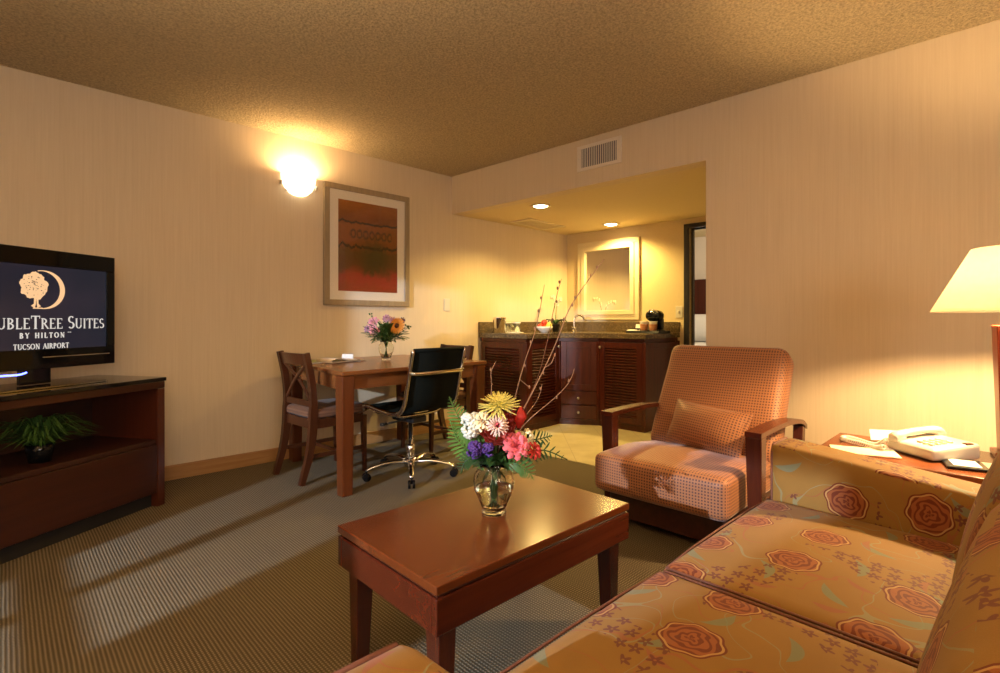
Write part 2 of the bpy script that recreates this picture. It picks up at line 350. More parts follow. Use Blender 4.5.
def pillow(bm,hx,hy,hz,r,crown=(0,0,0),n=14,shape=None,mtx=None):
    """rounded box half sizes hx,hy,hz with edge radius r; crown swells each axis' faces"""
    t=[math.sin((i/n*2-1)*PI/2)*.55+(i/n*2-1)*.45 for i in range(n+1)]
    h=(hx,hy,hz); cache={}
    def vert(c):
        k=tuple(round(x,5) for x in c)
        if k in cache: return cache[k]
        p=Vector([c[i]*h[i] for i in range(3)])
        inn=Vector([max(-(h[i]-r),min(h[i]-r,p[i])) for i in range(3)]); d=p-inn
        if d.length>1e-9: d=d.normalized()*r
        q=inn+d
        for i in range(3):
            j,l=(i+1)%3,(i+2)%3
            if crown[i]: q[i]+=crown[i]*(1-c[j]**2)*(1-c[l]**2)*c[i]
        if shape: q=shape(q,c)
        if mtx: q=mtx@q
        cache[k]=bm.verts.new(q); return cache[k]
    for ax in range(3):
        j,l=(ax+1)%3,(ax+2)%3
        for sgn in(-1,1):
            for a in range(n):
                for b in range(n):
                    cs=[]
                    for u,v in((a,b),(a+1,b),(a+1,b+1),(a,b+1)):
                        c=[0,0,0]; c[ax]=sgn; c[j]=t[u]; c[l]=t[v]; cs.append(vert(c))
                    if sgn<0: cs.reverse()
                    bm.faces.new(cs).smooth=True
def boxuv(me,off=(0,0)):
    uv=me.uv_layers.new(name='UVMap') if not me.uv_layers else me.uv_layers[0]
    for p in me.polygons:
        n=p.normal; a=max(range(3),key=lambda i:abs(n[i])*(1.15 if i==2 else 1))
        for li in p.loop_indices:
            co=me.vertices[me.loops[li].vertex_index].co
            q=(co.y,co.z) if a==0 else (co.x,co.z) if a==1 else (co.x,co.y)
            uv.data[li].uv=(q[0]+off[0],q[1]+off[1])
def obj(name,bm,mat,parent=None,loc=None,rot=None,smooth=False,uvoff=(0,0),label=None,flip=False):
    bmesh.ops.recalc_face_normals(bm,faces=bm.faces)
    me=bpy.data.meshes.new(name); bm.to_mesh(me); bm.free()
    mats=mat if isinstance(mat,list) else [mat]
    for m in mats: me.materials.append(M[m])
    if smooth:
        for p in me.polygons: p.use_smooth=True
    boxuv(me,uvoff)
    o=bpy.data.objects.new(name,me); C.objects.link(o)
    if parent: o.parent=parent
    if loc is not None: o.location=loc
    if rot is not None: o.rotation_euler=rot
    if label: o['label']=label
    return o
def tag(o,label,cat,group=None):
    o['label']=label; o['category']=cat
    if group: o['group']=group
    return o
def thing(name,label,cat,loc=(0,0,0),rz=0,group=None,rot=None):
    o=bpy.data.objects.new(name,None); C.objects.link(o); o.location=loc; o.rotation_euler=rot or (0,0,rz); o.empty_display_size=.1
    return tag(o,label,cat,group)
def struct(name,bm,mat,loc=None,rot=None,parent=None):
    o=obj(name,bm,mat,parent,loc,rot)
    if not parent: o['kind']='structure'
    return o
def dup(root,loc,rot=None,label=None,group=None):
    r=root.copy(); C.objects.link(r); r.location=loc
    if rot is not None: r.rotation_euler=rot
    if label: r['label']=label
    if group: r['group']=group
    for ch in list(root.children):
        c=ch.copy(); C.objects.link(c); c.parent=r
        for g in ch.children:
            d=g.copy(); C.objects.link(d); d.parent=c
    return r
mk()
for k,c in dict(petal_white=(.66,.65,.54),petal_yellow=(.95,.82,.24),petal_pink=(.78,.14,.17),petal_pinklight=(.85,.42,.38),petal_red=(.55,.03,.02),petal_coral=(.62,.10,.07),petal_purple=(.07,.022,.17),petal_cream=(.82,.72,.42),petal_orange=(.85,.34,.04),petal_blush=(.80,.58,.48),petal_lilac=(.50,.24,.36),petal_rose=(.70,.28,.34)).items(): M[k]=simple(k,c,.6,sc=60,var=.18)
M['sleeve']=simple('brown_cup_sleeve',(.30,.12,.05),.7,var=.2); M['petal_sheet']=simple('white_bed_linen',(.80,.78,.74),.8,var=.02)
M['chair_side']=wood('console_side_wood',(.055,.012,.005),(.09,.020,.007),2,.3)
M['apron_wood']=wood('apron_wood',(.060,.010,.004),(.095,.018,.006),0,.25)
M['pollen']=simple('dark_flower_centre',(.10,.035,.012),.8)
RW=(0,0,G)
# ================================================================== SETTING (right wall frame: local x = into the alcove, local y = away from camera)
XW=-2.0; YS=-2.2
def inW(bm): return bm
b=B(); prism(b,[(XW-.15,YS-.15),(W(.0,6.4).x,YS-.15),tuple(W(.0,6.3)[:2]),tuple(W(.0,OB+.02)[:2]),tuple(W(-.18,OB+.02)[:2]),tuple(W(-.18,0)[:2]),(XW-.15,L)],-.05,0); struct('floor',b,'carpet')
b=B(); prism(b,[tuple(W(-.18,0)[:2]),tuple(W(-.18,OB+.02)[:2]),tuple(W(0,OB+.02)[:2]),tuple(W(0,6.3)[:2]),tuple(W(6.4,6.3)[:2]),tuple(W(6.4,-2)[:2]),tuple(W(AD,-2)[:2]),tuple(W(AD,-.2)[:2])],-.05,.004); struct('floor',b,'tile')
b=B(); prism(b,[(XW-.15,YS-.15),(W(0.12,6.4).x,YS-.15),tuple(W(.12,0)[:2]),(XW-.15,L)],H,H+.06); struct('ceiling',b,'popcorn')
b=B(); prism(b,[tuple(W(.12,-.02)[:2]),tuple(W(.12,4.2)[:2]),tuple(W(AD+.1,4.2)[:2]),tuple(W(AD+.1,-.2)[:2])],SOF,SOF+.06); struct('ceiling',b,'plaster')
b=B(); box(b,XW-.15,W(AD+.1,0).x,L,L+.12,-.05,H+.06); struct('wall_left',b,'wallpaper')
# right wall with the header over the alcove opening
b=B(); box(b,0,.12,-6.2,-OB,0,H); box(b,0,.12,-OB,0,SOF,H); struct('wall_right',b,'wallpaper',COR,RW)
# alcove back wall with door opening
DB0,DB1,DH=1.600,2.42,1.975
b=B(); box(b,AD,AD+.11,-DB0,.2,0,SOF+.06); box(b,AD,AD+.11,-4.2,-DB1,0,SOF+.06); box(b,AD,AD+.11,-DB1,-DB0,DH,SOF+.06); struct('wall_back',b,'plaster',COR,RW)
b=B(); box(b,.12,AD,-4.3,-4.2,0,SOF+.06); struct('wall_hallway',b,'plaster',COR,RW)
# bedroom beyond the door
for q in((5.2,5.3,-5.2,1.8),(AD+.11,5.3,1.8,1.9),(AD+.11,5.3,-5.3,-5.2),(AD,AD+.11,.2,1.8)): b=B(); box(b,*q,0,H); struct('wall_bedroom',b,'white_wall',COR,RW)
b=B(); box(b,AD+.11,5.3,-5.3,1.9,H,H+.06); struct('ceiling',b,'plaster',COR,RW)
# west wall with two glazed openings
A0,A1,B0,B1,Z0,Z1,ZB=1.416,1.80,.835,1.149,.12,1.80,1.56
b=B()
for y0,y1 in((YS,B0),(B1,A0),(A1,L)): box(b,XW-.1,XW,y0,y1,0,H)
for y0,y1,zt in((B0,B1,ZB),(A0,A1,Z1)): box(b,XW-.1,XW,y0,y1,0,Z0); box(b,XW-.1,XW,y0,y1,zt,H)
struct('wall_west',b,'wallpaper')
for i,(y0,y1,mu,Z1) in enumerate(((A0,A1,1.622,Z1),(B0,B1,None,ZB))):
    b=B(); 
    for q in((y0,y0+.012,Z0,Z1),(y1-.012,y1,Z0,Z1)): box(b,XW-.06,XW-.03,q[0],q[1],q[2],q[3])
    box(b,XW-.06,XW-.03,y0+.012,y1-.012,Z0,Z0+.02); box(b,XW-.06,XW-.03,y0+.012,y1-.012,Z1-.02,Z1)
    box(b,XW-.055,XW-.035,y0+.012,y1-.012,1.118,1.150)
    if mu: box(b,XW-.054,XW-.036,mu-.014,mu+.014,Z0+.02,1.118); box(b,XW-.054,XW-.036,mu-.014,mu+.014,1.150,Z1-.02)
    f=struct('window_%d'%(i+1),b,'white_metal'); 
    b=B(); box(b,XW-.047,XW-.043,y0+.012,y1-.012,Z0+.02,Z1-.02); obj('pane',b,'pane',f)
# south wall; wide window behind the camera, added to let the fill panel in
b=B(); SX0,SX1,SZ0,SZ1=-1.4,.8,.75,2.25; ex=W(0,6.2).x+.1
for x0,x1,z0,z1 in((XW-.1,SX0,0,H),(SX1,ex,0,H),(SX0,SX1,0,SZ0),(SX0,SX1,SZ1,H)): box(b,x0,x1,YS-.1,YS,z0,z1)
struct('wall_south',b,'wallpaper')
b=B()
for x in(SX0,(SX0+SX1)/2-.03,SX1-.06): box(b,x,x+.06,YS-.07,YS-.03,SZ0,SZ1)
for x0,x1 in((SX0+.06,(SX0+SX1)/2-.03),((SX0+SX1)/2+.03,SX1-.06)):
    for z in(SZ0,SZ1-.05): box(b,x0,x1,YS-.07,YS-.03,z,z+.05)
f=struct('window_3',b,'white_metal'); b=B(); box(b,SX0+.06,SX1-.06,YS-.052,YS-.048,SZ0+.05,SZ1-.05); obj('pane',b,'pane',f)
# baseboards
def board(name,fn,mat='base_wood'):
    b=B(); fn(b); return struct(name,b,mat)
board('baseboard_left',lambda b:(box(b,XW,3.36,L-.014,L,0,.088),box(b,XW,3.36,L-.009,L,.088,.094)))
b=B(); box(b,-.014,0,-6.1,-OB,0,.088); box(b,-.009,0,-6.1,-OB,.088,.094); struct('baseboard_right',b,'base_wood',COR,RW)
b=B(); box(b,AD-.012,AD,-1.555,-1.52,.004,.09); struct('baseboard_back',b,'base_wood',COR,RW)
# bedroom door frame
b=B(); 
box(b,AD-.025,AD+.135,-DB0,-DB0+.048,.004,DH+.045,.003); box(b,AD-.025,AD+.135,-DB1-.048,-DB1,.004,DH+.045,.003); box(b,AD-.025,AD+.135,-DB1,-DB0,DH,DH+.045,.003)
box(b,AD+.05,AD+.075,-DB0-.012,-DB0,.004,DH); struct('trim_1',b,'black_frame',COR,RW)
# ================================================================== FIXTURES
def wallthing(name,label,cat,a,bb,z,group=None): return thing(name,label,cat,W(a,bb,z),G,group)
# air vent in the header: local x out of the wall = -x
t=wallthing('air_vent','white metal air vent with vertical louvres high on the header above the alcove','vent',0,1.66,2.29)
b=B(); 
for q in((-.193,.193,.073,.097),(-.193,.193,-.097,-.073)): box(b,-.012,0,q[0],q[1],q[2],q[3],.002)
for q in((-.193,-.155),(.155,.193)): box(b,-.012,0,q[0],q[1],-.073,.073,.002)
obj('frame',b,'white_metal',t)
b=B(); box(b,-.003,-.001,-.155,.155,-.073,.073); obj('backing',b,'slot',t)
b=B()
for i in range(19): 
    y=-.146+i*.0162; box(b,-.011,-.004,y-.003,y+.003,-.072,.072,0,(0,0,R(28)))
obj('louvres',b,'white_metal',t)
for y in(-.175,.175): b=B(); sphere(b,(-.012,y,0),.005,(.4,1,1),8,5); obj('screw',b,'steel',t)
# recessed downlights
for k,(a,bb,lb,en) in enumerate(((.30,.86,'round recessed ceiling downlight nearest the alcove opening, the brighter one',26),(1.50,.86,'round recessed ceiling downlight close to the back wall above the mirror',30))):
    t=wallthing('recessed_light',lb,'ceiling light',a,bb,SOF,'recessed downlights in the alcove ceiling')
    b=B(); lathe(b,[(.066,-.001),(.092,-.001),(.094,-.005),(.088,-.008),(.068,-.007)],28); obj('trim_ring',b,'cream_paint',t,smooth=True)
    b=B(); lathe(b,[(0,-.018),(.03,-.016),(.055,-.009),(.066,-.003)],24); obj('lens',b,'down',t,smooth=True)
    lamp('downlight_lamp','SPOT',W(a,bb,SOF-.035),en*4,HALO,(0,0,0),spot_size=R(150),spot_blend=.6,shadow_soft_size=.04)
# supply grille in alcove ceiling
t=wallthing('ceiling_grille','flat cream air grille set in the alcove ceiling at the left corner','vent',.96,.30,SOF)
b=B(); 
for q in((-.30,.30,-.14,-.115),(-.30,.30,.115,.14),(-.30,-.275,-.115,.115),(.275,.30,-.115,.115)): box(b,*q,-.010,-.001,.002)
obj('frame',b,'cream_paint',t)
b=B()
for i in range(14): box(b,-.274,.274,-.11+i*.0163,-.103+i*.0163,-.008,-.002)
obj('slats',b,'cream_paint',t)
# sconce
t=thing('wall_sconce','glowing frosted glass half bowl sconce left of the framed picture','wall light',(1.63,L,2.075))
b=B(); prof=[(0,-.085),(.04,-.082),(.08,-.066),(.115,-.035),(.138,.01),(.146,.06),(.147,.09),(.142,.09),(.141,.06),(.133,.012),(.11,-.028),(.077,-.058),(.04,-.074),(0,-.077)]
lathe(b,prof,24,(0,-.004,0),PI,2*PI); bmesh.ops.scale(b,verts=b.verts,vec=(.88,.88,.92)); obj('glass_bowl',b,'glow',t,smooth=True)
b=B(); box(b,-.10,.10,-.012,0,-.05,.06,.004); obj('back_plate',b,'white_metal',t)
for s in(-1,1):
    b=B(); box(b,s*.135-.006,s*.135+.006,-.03,0,-.012,.022,.003); sphere(b,(s*.137,-.03,.012),.009,(1,1,1),10,6); obj('clip',b,'steel',t)
lamp('sconce_lamp','POINT',(1.63,L-.085,2.13),22,WARM,shadow_soft_size=.05)
# framed picture
PX0,PX1,PZ0,PZ1=1.828,2.628,1.168,2.150
t=thing('framed_picture','large abstract print in rust, orange and green with pale mat and champagne frame','picture',((PX0+PX1)/2,L,(PZ0+PZ1)/2))
hw,hh=(PX1-PX0)/2,(PZ1-PZ0)/2; fw=.046
b=B()
for q in((-hw,hw,hh-fw,hh),(-hw,hw,-hh,-hh+fw),(-hw,-hw+fw,-hh+fw,hh-fw),(hw-fw,hw,-hh+fw,hh-fw)): box(b,q[0],q[1],-.034,0,q[2],q[3],.004)
obj('frame',b,'tan_frame',t)
ax,az=hw-fw-.075,hh-fw-.072
b=B()
for q in((-hw+fw,hw-fw,az,hh-fw),(-hw+fw,hw-fw,-hh+fw,-az),(-hw+fw,-ax,-az,az),(ax,hw-fw,-az,az)): box(b,q[0],q[1],-.022,-.004,q[2],q[3])
obj('mat',b,'mat_board',t)
b=B(); box(b,-ax,ax,-.018,-.005,-az,az); obj('print',b,'art',t)
b=B(); box(b,-hw+fw,hw-fw,-.0265,-.0245,-hh+fw,hh-fw); obj('glazing',b,'pane',t)
# wall plates
def plate(loc,rz,label,kind,name='switch_plate'):
    t=thing(name,label,'outlet' if kind=='outlet' else 'switch',loc,rz)
    b=B(); box(b,-.037,.037,-.006,0,-.06,.06,.003); obj('cover',b,'white_plastic',t)
    if kind=='rocker': b=B(); box(b,-.008,.008,-.014,-.005,-.014,.014,.003,(R(12),0,0)); obj('toggle',b,'white_plastic',t)
    if kind=='outlet':
        for z in(.024,-.024):
            b=B(); lathe(b,[(0,0),(.017,0),(.017,.004),(0,.004)],16); bmesh.ops.rotate(b,verts=b.verts,cent=(0,0,0),matrix=Euler((PI/2,0,0)).to_matrix()); bmesh.ops.translate(b,verts=b.verts,vec=(0,-.005,z)); obj('socket',b,'cream_paint',t)
plate((3.075,L,1.195),0,'blank cream wall plate on the long wall right of the framed picture','blank','wall_plate')
plate(W(AD,1.495,1.133),G-PI/2,'cream light switch on the back wall between counter and dark doorway','rocker')
# mirror
MB0,MB1,MZ0,MZ1=.262,1.057,1.055,1.955
t=thing('wall_mirror','cream framed wall mirror above the granite counter','mirror',W(AD,(MB0+MB1)/2,(MZ0+MZ1)/2),G-PI/2)
hw,hh=(MB1-MB0)/2,(MZ1-MZ0)/2; b=B()
for dx,th in((0,.030),(.055,.040)):
    wd=.055 if dx==0 else .05; a,c=hw-dx,hh-dx
    for q in((-a,a,c-wd,c),(-a,a,-c,-c+wd),(-a,-a+wd,-c+wd,c-wd),(a-wd,a,-c+wd,c-wd)): box(b,q[0],q[1],-th,0,q[2],q[3],.004)
obj('frame',b,'cream_paint',t)
b=B(); box(b,-hw+.10,hw-.10,-.016,-.004,-hh+.10,hh-.10); obj('glass',b,'mirror',t)

# ================================================================== ALCOVE CABINET (local x = a, local y = -b)
wl=lambda a:a*math.tan(G)+.006
P=[(.36,-wl(.36)-.0),(.348,-.65),(.862,-.65),(1.056,-.985),(1.056,-1.485),(AD-.004,-1.485),(AD-.004,-wl(AD)-.0)]
cab=thing('bar_cabinet','dark mahogany corner bar cabinet with louvred doors under the granite counter','cabinet',COR+Vector((0,0,.004)),G)
def inset(P,d):
    n=len(P); out=[]
    for i in range(n):
        p0,p1,p2=Vector(P[i-1]),Vector(P[i]),Vector(P[(i+1)%n]); d1=(p1-p0).normalized(); d2=(p2-p1).normalized()
        n1=Vector((-d1.y,d1.x)); n2=Vector((-d2.y,d2.x)); bis=(n1+n2).normalized(); out.append(tuple(p1+bis*d/max(.3,bis.dot(n1))))
    return out
b=B(); prism(b,inset(P,.022),0.0,.868); obj('carcass',b,'mahog_z',cab)
b=B(); prism(b,inset(P,.004),0,.055); prism(b,inset(P,.004),.835,.868); 
for x,y in P[1:6]: box(b,x-.016,x+.016,y-.016,y+.016,.055,.835,.002)
obj('face_frame',b,'mahog_z',cab)
def face(P0,P1):
    d=Vector(P1)-Vector(P0); return Vector((*P0,0)),math.atan2(d.y,d.x),d.length
def door(P0,P1,x0,x1,z0,z1,louvre,knobx=None,knobz=None,name='door',label=None):
    o,th,Ln=face(P0,P1); b=B(); fw=.058
    box(b,x0,x0+fw,-.012,.012,z0,z1,.002); box(b,x1-fw,x1,-.012,.012,z0,z1,.002); box(b,x0+fw,x1-fw,-.012,.012,z0,z0+fw,.002); box(b,x0+fw,x1-fw,-.012,.012,z1-fw,z1,.002)
    if louvre:
        n=int((z1-z0-2*fw)/.027)
        for i in range(n):
            z=z0+fw+(i+.5)*(z1-z0-2*fw)/n; box(b,x0+fw,x1-fw,-.011,.009,z-.004,z+.004,0,(R(38),0,0))
        box(b,x0+fw,x1-fw,.006,.010,z0+fw,z1-fw)
    else: box(b,x0+fw,x1-fw,-.004,.010,z0+fw,z1-fw)
    dd=obj(name,b,'mahog_z',cab,o,(0,0,th),label=label)
    if knobx is not None:
        k=B(); lathe(k,[(0,0),(.006,0),(.006,.012),(.013,.018),(.014,.024),(.009,.030),(0,.031)],12); bmesh.ops.rotate(k,verts=k.verts,cent=(0,0,0),matrix=Euler((PI/2,0,0)).to_matrix())
        bmesh.ops.translate(k,verts=k.verts,vec=(knobx,-.011,knobz)); obj('knob',k,'steel',dd,smooth=True)
    return dd
lab='louvred cabinet door'
LA=(Vector(P[1])-Vector(P[0])).length; door(P[0],P[1],.03,LA-.02,.06,.83,True,None,None,label='louvred door facing the dining table')
door(P[1],P[2],.02,.50,.06,.83,True,.47,.78,label='louvred door left of the drawers')
LD=(Vector(P[3])-Vector(P[2])).length
door(P[2],P[3],.018,LD-.018,.345,.83,False,None,None,label='plain panelled door above the drawers')
for z0,z1 in((.205,.335),(.06,.195)):
    o,th,Ln=face(P[2],P[3]); k=B(); box(k,.018,Ln-.018,-.012,.010,z0,z1,.003); dd=obj('drawer',k,'mahog_z',cab,o,(0,0,th))
    k=B(); lathe(k,[(0,0),(.006,0),(.006,.012),(.013,.018),(.014,.024),(.009,.030),(0,.031)],12); bmesh.ops.rotate(k,verts=k.verts,cent=(0,0,0),matrix=Euler((PI/2,0,0)).to_matrix())
    bmesh.ops.translate(k,verts=k.verts,vec=(Ln/2,-.011,(z0+z1)/2)); obj('knob',k,'steel',dd,smooth=True)
door(P[3],P[4],.02,.48,.06,.83,True,.035,.78,label='louvred door right of the drawers')
door(P[4],P[5],.02,.69,.06,.83,False,label='plain end panel',name='side_panel')
ct=thing('granite_counter','speckled brown granite counter slab with low backsplash in the alcove','countertop',COR+Vector((0,0,.8725)),G)
Q=inset(P,-.022); Q[0]=(.335,-wl(.335)); Q[1]=(.325,Q[1][1]); Q[6]=(AD-.002,-wl(AD)); Q[5]=(AD-.002,-1.505); Q[4]=(Q[4][0],-1.505)
b=B(); prism(b,Q,0,.046,.004); obj('slab',b,'granite',ct)
b=B(); prism(b,[(.335,-wl(.335)),(AD-.003,-wl(AD)),(AD-.003,-wl(AD)-.02),(.335,-wl(.335)-.02)],.047,.158,.002); box(b,AD-.024,AD-.003,-1.505,-wl(AD)-.021,.047,.158,.002); obj('backsplash',b,'granite',ct)
CZ=.9195
def onct(a,bb,dz=0): return W(a,bb,CZ+dz)
# faucet and sink
t=thing('faucet','chrome bar faucet with two handles at the back of the granite counter','faucet',onct(1.42,.44),G+R(225))
b=B(); box(b,-.075,.075,-.022,.022,0,.012,.005); obj('base',b,'chrome',t)
b=B(); tube(b,[(0,0,.012),(0,0,.12),(0,.012,.165),(0,.055,.185),(0,.10,.165),(0,.112,.135)],.010,10,smooth=4); obj('spout',b,'chrome',t)
for s in(-1,1):
    b=B(); lathe(b,[(0,.012),(.013,.012),(.011,.03),(.016,.04),(.014,.05),(0,.053)],12,(s*.058,0,0)); bar(b,(s*.058,0,.045),(s*.10,-.012,.058),.009,.007,.007,.006); obj('handle',b,'chrome',t)
# ice bucket
t=thing('ice_bucket','brushed steel ice bucket at the left end of the granite counter','ice bucket',onct(.46,.20),G)
b=B(); lathe(b,[(0,0),(.060,0),(.064,.004),(.066,.15),(.068,.156),(.062,.158),(.060,.152)],32); obj('bucket',b,'chrome',t,smooth=True)
b=B(); lathe(b,[(.060,.154),(.050,.160),(.0,.162)],28); obj('lid',b,'chrome',t,smooth=True)
# glasses upside down on a paper mat
b=B(); lathe(b,[(0,0),(.115,0),(.115,.003),(0,.003)],28); o=obj('paper_mat',b,'white_paper',None,onct(.66,.20)); tag(o,'round white paper mat under the tumblers beside the ice bucket','mat')
for i,(da,db,lb) in enumerate(((-.045,-.03,'upturned clear tumbler with white cap, nearest the ice bucket'),(.05,-.045,'upturned clear tumbler with white cap, at the right of its mat'),(.012,.055,'upturned clear tumbler with white cap, nearest the counter edge'))):
    t=thing('drinking_glass',lb,'glass',onct(.66+da,.20+db,.0035),0,'tumblers beside the ice bucket')
    b=B(); lathe(b,[(.033,.0),(.029,.075),(.026,.09),(0,.092),(0,.086),(.023,.083),(.031,.003),(.033,0)],20); obj('tumbler',b,'glass',t,smooth=True)
    b=B(); lathe(b,[(0,.093),(.034,.093),(.037,.099),(.034,.104),(0,.105)],20); obj('cap',b,'white_paper',t,smooth=True)
# fruit bowl
bx=onct(.98,.37); t=thing('fruit_bowl','white ceramic bowl of fruit on the granite counter','bowl',bx,G)
b=B(); lathe(b,[(0,.0),(.035,.0),(.038,.006),(.06,.02),(.083,.045),(.090,.062),(.086,.063),(.078,.046),(.055,.024),(0,.014)],28); obj('bowl',b,'ceramic',t,smooth=True)
M['apple']=simple('red_apple_skin',(.50,.045,.02),.3,var=.4,sc=25); M['orange']=simple('orange_peel',(.75,.25,.03),.45,sc=120); M['lemon']=simple('yellow_fruit_skin',(.78,.55,.10),.4,var=.1)
def fruit(name,label,mat,off,r,sc=(1,1,.9)):
    t=thing(name,label,'fruit',bx+Vector(off))
    b=B(); prof=[(0,r*.78*sc[2]),(r*.25,r*.90*sc[2]),(r*.6,r*.86*sc[2]),(r*.95,r*.35*sc[2]),(r,0),(r*.9,-r*.5*sc[2]),(r*.5,-r*.9*sc[2]),(r*.15,-r*.92*sc[2]),(0,-r*.85*sc[2])]; lathe(b,prof,18); obj('flesh',b,mat,t,smooth=True)
    b=B(); tube(b,[(0,0,r*.72*sc[2]),(.003,0,r*.95*sc[2]+.012)],.002,6); obj('stalk',b,'bark',t)
fruit('apple','red apple on top of the fruit in the white bowl','apple',(.0,.005,.105),.034)
fruit('apple','dark red apple at the left side of the white fruit bowl','apple',(-.038,.025,.064),.034)
fruit('orange','orange at the back of the white fruit bowl','orange',(.02,.045,.068),.034)
fruit('pear','pale yellow pear at the right side of the white fruit bowl','lemon',(.035,-.03,.072),.034,(1,1,1.15))
# orchid
ox=onct(1.27,.30); t=thing('potted_orchid','white flowering orchid in a dark pot beside the fruit bowl','plant',ox)
b=B(); lathe(b,[(0,0),(.035,0),(.047,.075),(.050,.085),(.045,.086),(.042,.075),(0,.07)],20); obj('pot',b,'black_plastic',t,smooth=True)
def blade(bm,pts,wd,n=6,fold=.25,up=(0,0,1)):
    """leaf blade along pts with a keel"""
    P_=catmull(pts,n); N=len(P_); prev=None
    for i,p in enumerate(P_):
        d=(P_[min(i+1,N-1)]-P_[max(i-1,0)]).normalized(); u=Vector(up)
        if abs(d.dot(u))>.95: u=Vector((1,.2,0))
        s=d.cross(u).normalized(); u=s.cross(d); k=i/(N-1); ww=wd*max(.03,math.sin(PI*min(1,.08+k*.92))**.8)
        row=[bm.verts.new(p-s*ww/2+u*ww*fold),bm.verts.new(p),bm.verts.new(p+s*ww/2+u*ww*fold)]
        if prev:
            for j in(0,1): bm.faces.new((prev[j],prev[j+1],row[j+1],row[j])).smooth=True
        prev=row
b=B()
for k in range(7):
    a=k*.95; ln=.11+.03*(k%3); blade(b,[(0,0,.07),(math.cos(a)*ln*.5,math.sin(a)*ln*.5,.13),(math.cos(a)*ln,math.sin(a)*ln,.10)],.045)
obj('foliage',b,'leaf_dark',t)
for k,(dx,dy,h) in enumerate(((.02,.05,.40),(-.03,-.05,.36))):
    st=B(); pts=[(0,0,.07),(dx*.3,dy*.3,h*.6),(dx,dy,h*.95),(dx*2.4,dy*2.4,h*.98)]; tube(st,pts,.003,6,smooth=5); so=obj('stem',st,'stem',t)
    fb=B()
    for j in range(5):
        f=.55+j*.11; P_=catmull(pts,5); p=P_[min(len(P_)-1,int(f*len(P_)))]
        for m in range(5):
            a=m*2*PI/5+j; sphere(fb,p+Vector((math.cos(a)*.014*.7,-.012,math.sin(a)*.014)),.014,(1,.35,.8),8,5,(0,-a,0))
    obj('blossoms',fb,'petal_white',so)
# coffee tray
ty=onct(1.44,1.32); t=thing('serving_tray','black rectangular serving tray with coffee things at the right end of the counter','tray',ty,G-PI/2)
b=B(); box(b,-.175,.175,-.13,.13,0,.008,.003)
for q in((-.175,.175,-.13,-.118),(-.175,.175,.118,.13),(-.175,-.163,-.118,.118),(.163,.175,-.118,.118)): box(b,*q,.008,.022,.002)
obj('tray_body',b,'black_plastic',t)
def tr(x,y,z=.0085): v=Vector((x,y,z)); v.rotate(Euler((0,0,G-PI/2))); return ty+v
for i,(x,y,lb) in enumerate(((-.005,-.075,'left paper cup with brown sleeve on the black tray'),(.095,-.08,'right paper cup with brown sleeve on the black tray'))):
    t=thing('paper_cup',lb,'cup',tr(x,y),0)
    b=B(); lathe(b,[(0,0),(.030,0),(.041,.105),(.043,.108),(.040,.109),(.028,.004)],24); obj('cup',b,'ceramic',t,smooth=True)
    b=B(); lathe(b,[(.0325,.018),(.0395,.080),(.0400,.080),(.0335,.018)],24); obj('sleeve',b,'sleeve' ,t,smooth=True)
t=thing('coffee_maker','small black coffee maker with rounded top behind the paper cups','coffee maker',tr(.045,.055),G-PI/2)
b=B(); box(b,-.085,.085,-.055,.055,0,.028,.01); box(b,-.075,.075,.02,.055,.028,.14,.01); obj('base',b,'black_plastic',t)
b=B(); pillow(b,.085,.06,.045,.04,(0,0,.01),8); bmesh.ops.translate(b,verts=b.verts,vec=(0,0,.165)); obj('brew_head',b,'gloss_black',t)
b=B(); tube(b,[(-.05,-.045,.195),(-.02,-.06,.222),(.03,-.06,.222),(.055,-.045,.195)],.006,8,smooth=4); obj('handle',b,'chrome',t)
b=B(); lathe(b,[(0,.03),(.035,.03),(.042,.055),(.040,.095),(.034,.098),(0,.098)],18,(0,-.02,0)); obj('carafe',b,'gloss_black',t,smooth=True)
t=thing('packet_holder','small dark holder of sugar and creamer packets on the black tray','holder',tr(-.095,-.01),G-PI/2)
b=B(); box(b,-.04,.04,-.03,.03,0,.004); 
for q in((-.04,.04,-.03,-.027),(-.04,.04,.027,.03),(-.04,-.037,-.027,.027),(.037,.04,-.027,.027)): box(b,*q,.004,.04)
obj('box',b,'black_plastic',t)
for i in range(7):
    b=B(); box(b,-.027,.027,-.0015,.0015,0,.075,0,(R(-14+4*i),0,0)); o=obj('sugar_packet',b,('white_paper','petal_pink','cream_paper')[i%3],None,tr(-.095,-.031+i*.007,.014),(0,0,G-PI/2+R(3*i-8))); tag(o,('white','pink','cream')[i%3]+' paper packet standing in the dark holder, '+('at its front','second from its front','third from its front','in its middle','third from its back','second from its back','at its back')[i],'packet','packets in the holder on the tray')
b=B(); pillow(b,.05,.035,.008,.007,(0,0,.004),6); o=obj('folded_napkin',b,'white_paper',None,tr(-.13,-.082,.023),(0,0,G-PI/2+.3)); tag(o,'white folded napkin lying at the left front of the black tray','napkin')

